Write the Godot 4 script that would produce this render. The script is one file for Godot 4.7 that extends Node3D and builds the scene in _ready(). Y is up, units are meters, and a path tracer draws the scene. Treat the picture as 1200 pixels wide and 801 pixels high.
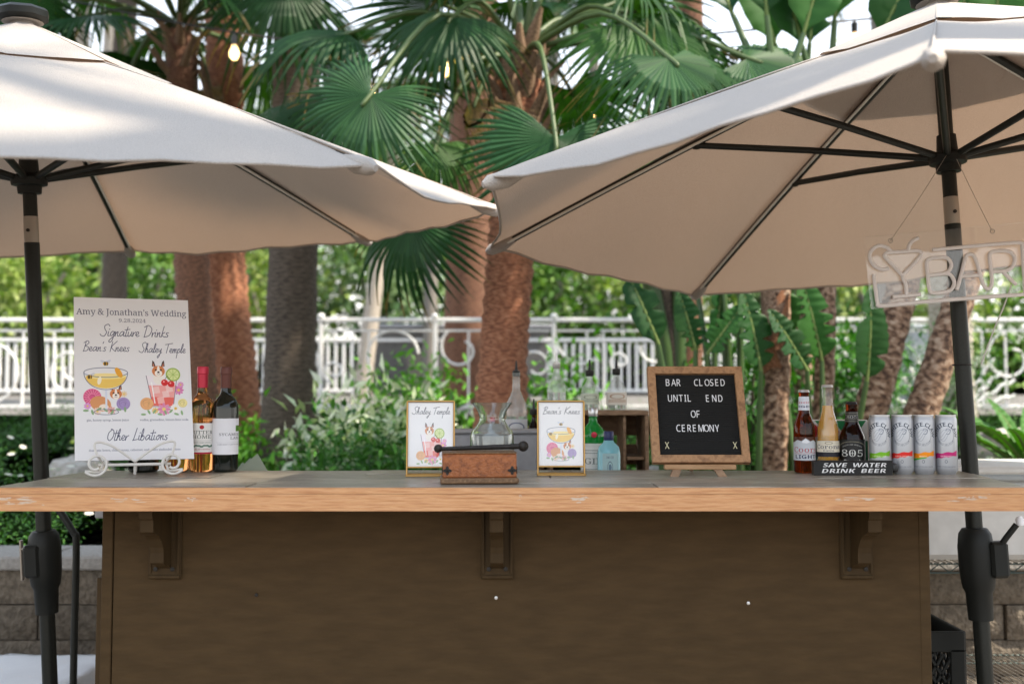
extends Node3D
# A wedding bar under two market umbrellas, palms and a white iron railing behind. Metres, y up; the bar's front edge lies on z = 0.

const BAR_Y := 1.07
var M := {}
var rng := RandomNumberGenerator.new()
var names := {}
var sans: SystemFont
var serif: SystemFont
var mono: SystemFont
var sans_bold: SystemFont


# ------------------------------------------------------------------ mesh builder
class MB:
	var v := PackedVector3Array()
	var n := PackedVector3Array()
	var t := PackedVector2Array()
	var c := PackedColorArray()
	var i := PackedInt32Array()
	var tint := Color(1, 1, 1)

	func vert(p: Vector3, nn: Vector3, uv := Vector2.ZERO) -> int:
		v.append(p); n.append(nn); t.append(uv); c.append(tint)
		return v.size() - 1

	# a, b, c counter-clockwise seen from outside
	func face(a: int, b: int, d: int) -> void:
		i.append(a); i.append(d); i.append(b)

	func tri(a: Vector3, b: Vector3, d: Vector3) -> void:
		var nn := (b - a).cross(d - a).normalized()
		face(vert(a, nn), vert(b, nn, Vector2(1, 0)), vert(d, nn, Vector2(0, 1)))

	func quad(a: Vector3, b: Vector3, d: Vector3, e: Vector3, u0 := Vector2(0, 1), u1 := Vector2(1, 0)) -> void:
		var nn := (b - a).cross(d - a).normalized()
		var k := vert(a, nn, Vector2(u0.x, u0.y))
		vert(b, nn, Vector2(u1.x, u0.y)); vert(d, nn, Vector2(u1.x, u1.y)); vert(e, nn, Vector2(u0.x, u1.y))
		face(k, k + 1, k + 2); face(k, k + 2, k + 3)

	# chamfered box, centre and full size, turned by a basis
	func box(at: Vector3, size: Vector3, bevel := 0.002, bas := Basis()) -> void:
		var h := size * 0.5
		var b := minf(bevel, minf(h.x, minf(h.y, h.z)) * 0.6)
		var ax := [Vector3(1, 0, 0), Vector3(0, 1, 0), Vector3(0, 0, 1)]
		for k in 3:
			var a: Vector3 = ax[k]
			var p: Vector3 = ax[(k + 1) % 3]
			var q: Vector3 = ax[(k + 2) % 3]
			var hp: float = h[(k + 1) % 3] - b
			var hq: float = h[(k + 2) % 3] - b
			for s in [1.0, -1.0]:
				var o: Vector3 = a * h[k] * s
				var pts := [o - p * hp - q * hq, o + p * hp - q * hq, o + p * hp + q * hq, o - p * hp + q * hq]
				if s < 0: pts.reverse()
				quad(at + bas * pts[0], at + bas * pts[1], at + bas * pts[2], at + bas * pts[3])
			if b > 0.0:
				# edges along axis a
				for sp in [1.0, -1.0]:
					for sq in [1.0, -1.0]:
						var e0: Vector3 = p * (hp + b) * sp + q * hq * sq
						var e1: Vector3 = p * hp * sp + q * (hq + b) * sq
						var l: Vector3 = a * (h[k] - b)
						_edge(at, bas, e0, e1, l, p * sp + q * sq)
		if b > 0.0:
			for sx in [1.0, -1.0]:
				for sy in [1.0, -1.0]:
					for sz in [1.0, -1.0]:
						var a1 := Vector3(sx * h.x, sy * (h.y - b), sz * (h.z - b))
						var a2 := Vector3(sx * (h.x - b), sy * h.y, sz * (h.z - b))
						var a3 := Vector3(sx * (h.x - b), sy * (h.y - b), sz * h.z)
						if sx * sy * sz > 0: tri(at + bas * a1, at + bas * a2, at + bas * a3)
						else: tri(at + bas * a1, at + bas * a3, at + bas * a2)

	func _edge(at: Vector3, bas: Basis, e0: Vector3, e1: Vector3, l: Vector3, outw: Vector3) -> void:
		var p0 := e0 - l
		var p1 := e0 + l
		var p2 := e1 + l
		var p3 := e1 - l
		if (p1 - p0).cross(p2 - p0).dot(outw) > 0: quad(at + bas * p0, at + bas * p1, at + bas * p2, at + bas * p3)
		else: quad(at + bas * p3, at + bas * p2, at + bas * p1, at + bas * p0)

	# round tube along points; radius one number or an array
	func tube(pts: Array, radius, sides := 10, caps := true, squash := 1.0) -> void:
		var m := pts.size()
		var up := Vector3.UP
		var d0: Vector3 = (pts[1] - pts[0]).normalized()
		if absf(d0.dot(up)) > 0.95: up = Vector3.RIGHT
		var x := d0.cross(up).normalized()
		var base := v.size()
		var run := 0.0
		for k in m:
			var d: Vector3 = (pts[mini(k + 1, m - 1)] - pts[maxi(k - 1, 0)]).normalized()
			x = (x - d * x.dot(d)).normalized()
			var y := d.cross(x)
			var r: float = radius[k] if radius is Array or radius is PackedFloat32Array else radius
			if k > 0: run += pts[k].distance_to(pts[k - 1])
			for s in sides + 1:
				var a := TAU * s / sides
				var o := x * cos(a) + y * sin(a) * squash
				vert(pts[k] + o * r, o, Vector2(float(s) / sides, run))
		for k in m - 1:
			for s in sides:
				var q := base + k * (sides + 1) + s
				face(q, q + 1, q + sides + 2); face(q, q + sides + 2, q + sides + 1)
		if caps:
			for e in [0, m - 1]:
				var dd: Vector3 = (pts[1] - pts[0]).normalized() * -1.0 if e == 0 else (pts[m - 1] - pts[m - 2]).normalized()
				var ce := vert(pts[e], dd)
				var ring := []
				for s in sides: ring.append(vert(v[base + e * (sides + 1) + s], dd))
				for s in sides:
					if e == 0: face(ce, ring[(s + 1) % sides], ring[s])
					else: face(ce, ring[s], ring[(s + 1) % sides])

	# profile of (radius, height) points from the bottom outside up; u = 0.5 faces +z
	func lathe(prof: Array, seg := 32, at := Vector3.ZERO, v0 := 0.0, v1 := 0.0) -> void:
		var m := prof.size()
		var rows := []
		for k in m - 1:
			var e: Vector2 = prof[k + 1] - prof[k]
			if e.length() < 1e-6: continue
			var nn := Vector2(e.y, -e.x).normalized()
			rows.append([prof[k], prof[k + 1], nn])
		for k in rows.size():
			var nn: Vector2 = rows[k][2]
			var na := nn
			var nb := nn
			if k > 0 and nn.dot(rows[k - 1][2]) > 0.75: na = (nn + rows[k - 1][2]).normalized()
			if k < rows.size() - 1 and nn.dot(rows[k + 1][2]) > 0.75: nb = (nn + rows[k + 1][2]).normalized()
			var base := v.size()
			for e in 2:
				var p: Vector2 = rows[k][e]
				var q := na if e == 0 else nb
				for s in seg + 1:
					var a := (float(s) / seg - 0.5) * TAU
					var vv := 1.0 - (p.y - v0) / (v1 - v0) if v1 > v0 else p.y
					vert(at + Vector3(sin(a) * p.x, p.y, cos(a) * p.x), Vector3(sin(a) * q.x, q.y, cos(a) * q.x), Vector2(float(s) / seg, vv))
			for s in seg:
				var q := base + s
				face(q, q + 1, q + seg + 2); face(q, q + seg + 2, q + seg + 1)

	# flat polygon (counter-clockwise in x, y) pushed from z0 to z1, with a placing transform
	func extrude(poly: PackedVector2Array, z0: float, z1: float, tr := Transform3D()) -> void:
		if not Geometry2D.is_polygon_clockwise(poly): pass
		else:
			poly = poly.duplicate(); poly.reverse()
		var ix := Geometry2D.triangulate_polygon(poly)
		for k in range(0, ix.size(), 3):
			var p := [poly[ix[k]], poly[ix[k + 1]], poly[ix[k + 2]]]
			var area: float = (p[1] - p[0]).cross(p[2] - p[0])
			if area < 0: p = [p[0], p[2], p[1]]
			tri(tr * Vector3(p[0].x, p[0].y, z1), tr * Vector3(p[1].x, p[1].y, z1), tr * Vector3(p[2].x, p[2].y, z1))
			tri(tr * Vector3(p[0].x, p[0].y, z0), tr * Vector3(p[2].x, p[2].y, z0), tr * Vector3(p[1].x, p[1].y, z0))
		for k in poly.size():
			var a := poly[k]
			var b := poly[(k + 1) % poly.size()]
			quad(tr * Vector3(a.x, a.y, z0), tr * Vector3(b.x, b.y, z0), tr * Vector3(b.x, b.y, z1), tr * Vector3(a.x, a.y, z1))

	# smooth grid of points, rows by columns
	func grid(pts: Array, cols: int, uvs := Vector2(1, 1)) -> void:
		var rows := pts.size() / cols
		var base := v.size()
		for r in rows:
			for k in cols:
				var px: Vector3 = pts[r * cols + mini(k + 1, cols - 1)] - pts[r * cols + maxi(k - 1, 0)]
				var py: Vector3 = pts[mini(r + 1, rows - 1) * cols + k] - pts[maxi(r - 1, 0) * cols + k]
				var nn := px.cross(py)
				if nn.length() < 1e-9: nn = Vector3.UP
				vert(pts[r * cols + k], nn.normalized(), Vector2(float(k) / (cols - 1) * uvs.x, float(r) / (rows - 1) * uvs.y))
		for r in rows - 1:
			for k in cols - 1:
				var q := base + r * cols + k
				face(q, q + 1, q + cols + 1); face(q, q + cols + 1, q + cols)

	func mesh(colors := false) -> ArrayMesh:
		var a := []
		a.resize(Mesh.ARRAY_MAX)
		a[Mesh.ARRAY_VERTEX] = v; a[Mesh.ARRAY_NORMAL] = n; a[Mesh.ARRAY_TEX_UV] = t; a[Mesh.ARRAY_INDEX] = i
		if colors: a[Mesh.ARRAY_COLOR] = c
		var am := ArrayMesh.new()
		am.add_surface_from_arrays(Mesh.PRIMITIVE_TRIANGLES, a)
		return am


# ------------------------------------------------------------------ flat print
class Print:
	var im: Image
	var w: int
	var h: int

	func _init(ww: int, hh: int, bg: Color) -> void:
		w = ww; h = hh
		im = Image.create(w, h, false, Image.FORMAT_RGBA8)
		im.fill(bg)

	func dot(x: int, y: int, col: Color, a: float) -> void:
		if x < 0 or y < 0 or x >= w or y >= h or a <= 0.0: return
		im.set_pixel(x, y, im.get_pixel(x, y).lerp(Color(col.r, col.g, col.b), minf(a, 1.0) * col.a))

	func disc(p: Vector2, r: float, col: Color, ry := -1.0, turn := 0.0) -> void:
		var q := r if ry < 0 else ry
		var m := maxf(r, q) + 1.0
		for y in range(int(p.y - m), int(p.y + m) + 2):
			for x in range(int(p.x - m), int(p.x + m) + 2):
				var d := (Vector2(x, y) - p).rotated(-turn)
				var e := Vector2(d.x / r, d.y / q).length()
				dot(x, y, col, (1.0 - e) * minf(r, q) + 0.5)

	func ring(p: Vector2, r: float, q: float, wd: float, col: Color, a0 := 0.0, a1 := TAU) -> void:
		var pts := []
		var m := int(maxf(12, maxf(r, q) * 0.8))
		for k in m + 1:
			var a := lerpf(a0, a1, float(k) / m)
			pts.append(p + Vector2(cos(a) * r, sin(a) * q))
		line(pts, wd, col)

	func line(pts: Array, wd: float, col: Color) -> void:
		for k in pts.size() - 1:
			var a: Vector2 = pts[k]
			var b: Vector2 = pts[k + 1]
			var m := wd * 0.5 + 1.0
			var d := b - a
			for y in range(int(minf(a.y, b.y) - m), int(maxf(a.y, b.y) + m) + 2):
				for x in range(int(minf(a.x, b.x) - m), int(maxf(a.x, b.x) + m) + 2):
					var p := Vector2(x, y)
					var f := clampf((p - a).dot(d) / maxf(d.length_squared(), 1e-6), 0, 1)
					dot(x, y, col, wd * 0.5 + 0.5 - p.distance_to(a + d * f))

	func poly(pts: Array, col: Color) -> void:
		var pp := PackedVector2Array(pts)
		var lo := Vector2(1e9, 1e9)
		var hi := -lo
		for p in pp:
			lo = lo.min(p); hi = hi.max(p)
		for y in range(int(lo.y), int(hi.y) + 1):
			for x in range(int(lo.x), int(hi.x) + 1):
				if Geometry2D.is_point_in_polygon(Vector2(x, y), pp): dot(x, y, col, 1.0)

	func rect(x0: float, y0: float, x1: float, y1: float, col: Color) -> void:
		for y in range(int(y0), int(y1)):
			for x in range(int(x0), int(x1)): dot(x, y, col, 1.0)

	# letters filled from triangles; place maps letter space (x right, y up, height 1) to pixels
	func fill(tris: PackedVector2Array, place: Callable, col: Color) -> void:
		for k in range(0, tris.size(), 3):
			var a: Vector2 = place.call(tris[k])
			var b: Vector2 = place.call(tris[k + 1])
			var d: Vector2 = place.call(tris[k + 2])
			var ar := (b - a).cross(d - a)
			if absf(ar) < 1e-6: continue
			for y in range(int(floor(minf(a.y, minf(b.y, d.y)))), int(maxf(a.y, maxf(b.y, d.y))) + 2):
				for x in range(int(floor(minf(a.x, minf(b.x, d.x)))), int(maxf(a.x, maxf(b.x, d.x))) + 2):
					var hit := 0.0
					for s in 4:
						var p := Vector2(x + 0.25 + 0.5 * (s % 2), y + 0.25 + 0.5 * (s / 2))
						var u := (b - a).cross(p - a) / ar
						var z := (d - b).cross(p - b) / ar
						var o := (a - d).cross(p - d) / ar
						if u >= 0 and z >= 0 and o >= 0: hit += 0.25
					dot(x, y, col, hit)

	func tex() -> ImageTexture:
		return ImageTexture.create_from_image(im)


var text_cache := {}
# triangles of a line of text, cap height 1, centred in x, baseline 0
func letters(s: String, font: Font) -> PackedVector2Array:
	var key := s + str(font.get_instance_id())
	if text_cache.has(key): return text_cache[key]
	var tm := TextMesh.new()
	tm.text = s; tm.font = font; tm.font_size = 48; tm.pixel_size = 0.01; tm.depth = 0.0; tm.curve_step = 2.0
	var a := tm.get_mesh_arrays()
	var vv: PackedVector3Array = a[Mesh.ARRAY_VERTEX]
	var ix = a[Mesh.ARRAY_INDEX]
	var out := PackedVector2Array()
	if ix != null and ix.size() > 0:
		for k in ix: out.append(Vector2(vv[k].x, vv[k].y))
	else:
		for p in vv: out.append(Vector2(p.x, p.y))
	var lo := Vector2(1e9, 1e9)
	var hi := -lo
	for p in out:
		lo = lo.min(p); hi = hi.max(p)
	var cap := 0.343   # cap height of the fonts at this size
	var bas := 0.0
	# the text is centred on its line box: find the baseline with a letter that sits on it
	var ref := TextMesh.new()
	ref.text = "H"; ref.font = font; ref.font_size = 48; ref.pixel_size = 0.01; ref.depth = 0.0
	var rv: PackedVector3Array = ref.get_mesh_arrays()[Mesh.ARRAY_VERTEX]
	var rl := 1e9
	var rh := -1e9
	for p in rv:
		rl = minf(rl, p.y); rh = maxf(rh, p.y)
	cap = rh - rl; bas = rl
	for k in out.size(): out[k] = Vector2((out[k].x - (lo.x + hi.x) * 0.5) / cap, (out[k].y - bas) / cap)
	text_cache[key] = out
	return out

func text_width(t: PackedVector2Array) -> float:
	var lo := 1e9
	var hi := -1e9
	for p in t:
		lo = minf(lo, p.x); hi = maxf(hi, p.x)
	return hi - lo

func print_text(pr: Print, s: String, font: Font, at: Vector2, cap: float, col: Color, stretch := 1.0, slant := 0.0) -> void:
	pr.fill(letters(s, font), func(p): return at + Vector2((p.x * stretch + p.y * slant) * cap, -p.y * cap), col)

# text on an arc: mid angle from the top, clockwise, letters upright outwards (or inwards when under)
func print_arc(pr: Print, s: String, font: Font, mid: Vector2, r: float, cap: float, col: Color, under := false, squeeze := 1.0) -> void:
	pr.fill(letters(s, font), func(p):
		var a: float = p.x * cap / r
		var rr: float = r + p.y * cap if not under else r - p.y * cap
		return mid + (Vector2(sin(a) * squeeze, -cos(a)) * rr if not under else Vector2(sin(a) * squeeze, cos(a)) * rr), col)

const HAND := {
	"a": [1.15, [[.9, .85, .5, 1, .1, .5, .3, .02, .7, .4, .9, .9, .85, .2, 1.1, .05, 1.25, .2]]],
	"b": [.9, [[0, .1, .35, 1.4, .3, 2.3, .1, 1.6, .1, .1, .5, 0, .7, .5, .45, .9, .2, .6]]],
	"e": [.8, [[0, .3, .5, .5, .55, .9, .25, .95, .1, .4, .4, 0, .8, .2]]],
	"g": [1.0, [[.8, .85, .4, 1, .1, .5, .3, .05, .7, .5, .85, .9, .7, -.8, .3, -1.3, .1, -.9, .95, .15]]],
	"h": [.9, [[0, .1, .4, 1.5, .35, 2.3, .15, 1.6, .1, 0], [.12, .4, .45, .95, .6, .6, .6, .1, .9, .1]]],
	"i": [.45, [[.1, .95, .1, .1, .45, .1], [.15, 1.4, .22, 1.5]]],
	"k": [.85, [[.3, 2.3, .1, 0], [.65, 1, .15, .5, .7, 0, .9, .1]]],
	"l": [.5, [[0, .1, .4, 1.5, .3, 2.3, .1, 1.2, .2, .05, .5, .15]]],
	"m": [1.2, [[.05, .95, .1, 0, .15, .5, .45, .95, .5, 0, .55, .5, .85, .95, .9, .1, 1.2, .1]]],
	"n": [.85, [[.05, .95, .1, 0, .15, .5, .5, .95, .55, .1, .85, .1]]],
	"o": [.9, [[.5, .95, .1, .5, .35, 0, .7, .45, .5, .95, .95, .85]]],
	"p": [.85, [[.1, .95, .05, -1.3], [.1, .5, .45, .98, .7, .6, .45, .05, .1, .2]]],
	"r": [.6, [[.05, .9, .1, 0, .2, .6, .6, .95]]],
	"s": [.7, [[.6, .9, .25, .9, .2, .6, .55, .35, .4, 0, 0, .1]]],
	"t": [.55, [[.3, 2, .15, .2, .35, 0, .55, .15], [-.2, 1.35, .8, 1.5]]],
	"u": [.95, [[.05, .95, .1, .2, .35, 0, .65, .5, .7, .95, .7, .15, .95, .1]]],
	"y": [.9, [[.05, .95, .2, .25, .5, .4, .7, .95, .5, -.6, .2, -1.3, .05, -.9, .9, .1]]],
	"S": [1.2, [[1.3, 2.1, .9, 2.5, .3, 2.1, .5, 1.4, .9, .8, .6, 0, 0, .1, -.3, .4]]],
	"D": [1.6, [[.3, 2.2, .15, -.1], [-.2, 2, .6, 2.4, 1.4, 1.6, 1.1, .3, .1, -.1]]],
	"B": [1.2, [[.25, 2.2, .1, -.1], [-.2, 1.9, .5, 2.4, .9, 1.9, .3, 1.2, 1, .9, .8, .1, 0, 0]]],
	"K": [1.2, [[.2, 2.3, .05, -.1], [1.2, 2.4, .2, 1, 1.2, 0]]],
	"T": [1.0, [[.5, 2.1, .3, -.1], [-.3, 2, 1.5, 2.35]]],
	"O": [1.4, [[.8, 2.2, .2, 1.5, .2, .4, .7, 0, 1.2, .8, 1.1, 1.9, .5, 2.3]]],
	"L": [1.1, [[.5, 2.4, .2, .2, .1, 0, 1, .15]]],
	"'": [.35, [[.15, 2.2, .05, 1.8]]],
	" ": [.9, []],
}

func hand(pr: Print, s: String, mid: Vector2, width: float, xh: float, wd: float, col: Color) -> void:
	var total := 0.0
	for ch in s: total += HAND[ch][0]
	var k := width / total
	var x := mid.x - width * 0.5
	for ch in s:
		for st in HAND[ch][1]:
			var cv := []
			for q in range(0, st.size(), 2): cv.append(Vector2(x + (st[q] + st[q + 1] * 0.22) * k, mid.y - st[q + 1] * xh))
			var sm := []
			for q in cv.size() - 1:
				var p0: Vector2 = cv[maxi(q - 1, 0)]
				var p3: Vector2 = cv[mini(q + 2, cv.size() - 1)]
				for e in 5: sm.append(cv[q].cubic_interpolate(cv[q + 1], p0, p3, e / 5.0))
			sm.append(cv[cv.size() - 1])
			pr.line(sm, wd, col)
		x += HAND[ch][0] * k


# ------------------------------------------------------------------ scene helpers
func numbered(s: String) -> String:
	names[s] = names.get(s, 0) + 1
	return s if names[s] == 1 else "%s_%03d" % [s, names[s] - 1]

func tag(o: Node3D, label: String, category: String, group := "") -> Node3D:
	o.set_meta("label", label); o.set_meta("category", category)
	if group: o.set_meta("group", group)
	return o

func thing(called: String, label: String, category: String, at := Vector3.ZERO, turn := 0.0, group := "") -> Node3D:
	var o := Node3D.new()
	o.name = numbered(called); add_child(o)
	o.position = at; o.rotation.y = turn
	return tag(o, label, category, group)

func part(called: String, mesh: Mesh, mat: Material, parent: Node3D = null, at := Vector3.ZERO) -> MeshInstance3D:
	var o := MeshInstance3D.new()
	o.mesh = mesh; o.material_override = mat; o.position = at
	if parent:
		o.name = called; parent.add_child(o, true)
	else:
		o.name = numbered(called); add_child(o)
	return o

func structure(o: Node3D, kind := "structure") -> Node3D:
	o.set_meta("kind", kind)
	return o

func lin(r: float, g: float, b: float, a := 1.0) -> Color:
	var q := Color(r, g, b).linear_to_srgb()
	q.a = a
	return q

func noise_tex(sd: int, freq: float, cols: Array, offs := [], size := 256, octaves := 4, kind := FastNoiseLite.TYPE_SIMPLEX_SMOOTH) -> NoiseTexture2D:
	var nz := FastNoiseLite.new()
	nz.seed = sd; nz.frequency = freq; nz.noise_type = kind; nz.fractal_octaves = octaves
	var tx := NoiseTexture2D.new()
	tx.width = size; tx.height = size; tx.seamless = true; tx.noise = nz
	if cols.size():
		var gr := Gradient.new()
		var o := PackedFloat32Array()
		for k in cols.size(): o.append(offs[k] if offs.size() else float(k) / (cols.size() - 1))
		gr.offsets = o; gr.colors = PackedColorArray(cols)
		tx.color_ramp = gr
	return tx

func noise_normal(sd: int, freq: float, strength := 4.0, size := 256, octaves := 4) -> NoiseTexture2D:
	var tx := noise_tex(sd, freq, [], [], size, octaves)
	tx.as_normal_map = true; tx.bump_strength = strength
	return tx

func mat(c: Color, rough := 0.8, metal := 0.0, spec := 0.5) -> StandardMaterial3D:
	var m := StandardMaterial3D.new()
	m.albedo_color = c; m.roughness = rough; m.metallic = metal; m.metallic_specular = spec
	return m

func tri(m: StandardMaterial3D, scale: Vector3, world := false) -> StandardMaterial3D:
	m.uv1_triplanar = true; m.uv1_world_triplanar = world; m.uv1_scale = scale
	m.uv1_triplanar_sharpness = 4.0
	return m

func textured(tx: Texture2D, rough := 0.8, nt: Texture2D = null, ns := 1.0) -> StandardMaterial3D:
	var m := mat(Color.WHITE, rough)
	m.albedo_texture = tx
	if nt:
		m.normal_enabled = true; m.normal_texture = nt; m.normal_scale = ns
	return m

func glass(alpha := 0.06, tintc := Color(1, 1, 1), rough := 0.02) -> StandardMaterial3D:
	var m := mat(Color(tintc.r, tintc.g, tintc.b, alpha), rough)
	m.transparency = BaseMaterial3D.TRANSPARENCY_ALPHA
	return m

func liquid(c: Color, alpha := 0.02) -> StandardMaterial3D:
	var m := mat(Color(c.r, c.g, c.b, alpha), 0.02)
	m.refraction_enabled = true; m.refraction_scale = 0.035
	m.transparency = BaseMaterial3D.TRANSPARENCY_ALPHA
	return m

func leafy(c: Color, back: Color, rough := 0.45) -> StandardMaterial3D:
	var m := mat(c, rough)
	m.backlight_enabled = true; m.backlight = back
	m.vertex_color_use_as_albedo = true
	return m

func curve(pts: Array, steps := 6) -> Array:
	var out := []
	for q in pts.size() - 1:
		var p0: Vector3 = pts[maxi(q - 1, 0)]
		var p3: Vector3 = pts[mini(q + 2, pts.size() - 1)]
		for e in steps: out.append(pts[q].cubic_interpolate(pts[q + 1], p0, p3, float(e) / steps))
	out.append(pts[pts.size() - 1])
	return out

func ground_y(x: float, z: float) -> float:
	if z > -1.95: return 0.0
	var y := 0.0
	if z > -6.6: y = lerpf(0.5, 1.1, clampf((-2.0 - z) / 4.4, 0, 1))
	elif z > -16.0: y = lerpf(1.1, 1.35, (-6.6 - z) / 9.4)
	else: y = 1.35 + (-16.0 - z) * 0.06
	return y


func _ready() -> void:
	rng.seed = 20240928
	sans = SystemFont.new(); sans.font_names = PackedStringArray(["Droid Sans"])
	serif = SystemFont.new(); serif.font_names = PackedStringArray(["Droid Serif"])
	mono = SystemFont.new(); mono.font_names = PackedStringArray(["Droid Sans Mono"])
	sans_bold = SystemFont.new(); sans_bold.font_names = PackedStringArray(["Droid Sans"]); sans_bold.font_weight = 700
	# ---- camera
	var cam := Camera3D.new()
	cam.name = "camera"
	add_child(cam)
	cam.position = Vector3(0, 1.28, 2.4)
	cam.rotation_degrees = Vector3(3.03, 0, 0)
	cam.far = 400.0
	var at := CameraAttributesPhysical.new()
	at.frustum_focal_length = 35.95
	at.frustum_focus_distance = 2.78
	at.exposure_aperture = 2.2
	at.frustum_far = 400.0
	at.frustum_near = 0.05
	cam.attributes = at
	cam.fov = 36.92
	# ---- sky, sun, exposure
	var sky_m := ProceduralSkyMaterial.new()
	sky_m.sky_top_color = Color(0.66, 0.72, 0.80)
	sky_m.sky_horizon_color = Color(0.93, 0.905, 0.86)
	sky_m.sky_curve = 0.18
	sky_m.ground_horizon_color = Color(0.45, 0.42, 0.38)
	sky_m.ground_bottom_color = Color(0.3, 0.27, 0.23)
	var sky := Sky.new()
	sky.sky_material = sky_m
	var env := Environment.new()
	env.background_mode = Environment.BG_SKY
	env.sky = sky
	env.tonemap_mode = Environment.TONE_MAPPER_LINEAR
	env.tonemap_exposure = 3.35
	env.sdfgi_enabled = true; env.ssao_enabled = true; env.ssil_enabled = true
	var we := WorldEnvironment.new()
	we.name = "world_environment"
	we.environment = env
	add_child(we)
	var sun := DirectionalLight3D.new()
	sun.name = "sun"
	add_child(sun)
	sun.light_energy = 1.0
	sun.light_angular_distance = 1.2
	sun.light_color = Color(1.0, 0.95, 0.87)
	sun.shadow_enabled = true
	sun.look_at_from_position(Vector3(6.2, 8.2, 1.4), Vector3.ZERO)
	make_materials()
	print("setting"); build_ground()
	build_retaining_wall()
	build_fences()
	build_bar()
	umbrella(Vector3(-1.4812, 1.8313, -0.7238), Vector3(-0.0323, 0.9968, 0.0725), [
		Vector3(-.317, 1.802, .141), Vector3(-.048, 1.898, -.932), Vector3(-.607, 1.94, -1.883), Vector3(-1.705, 1.926, -2.155),
		Vector3(-2.645, 1.856, -1.588), Vector3(-2.915, 1.77, -.516), Vector3(-2.345, 1.719, .435), Vector3(-1.269, 1.734, .707)],
		0.5495, "beige market umbrella with leaning dark pole beside the drinks poster", false)
	umbrella(Vector3(1.2859, 1.8257, -0.569), Vector3(-0.0335, 0.9989, -0.0342), [
		Vector3(.688, 1.843, .754), Vector3(1.802, 1.889, .785), Vector3(2.608, 1.89, .022), Vector3(2.64, 1.853, -1.086),
		Vector3(1.879, 1.8, -1.892), Vector3(.774, 1.716, -1.923), Vector3(-.074, 1.803, -1.161), Vector3(-.055, 1.806, -.052)],
		0.576, "beige market umbrella with neon sign chains hanging from its hub", true)
	print("trees"); build_palms()
	build_stem_plants()
	build_shrubs()
	build_far_trees()
	build_string_lights()
	print("things"); build_drinks_poster()
	build_bottles_on_bar()
	build_cards()
	build_box_and_carafe()
	build_letter_board()
	build_beers()
	build_back_bar()
	build_neon_sign()
	build_below()
	print("done")


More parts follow.
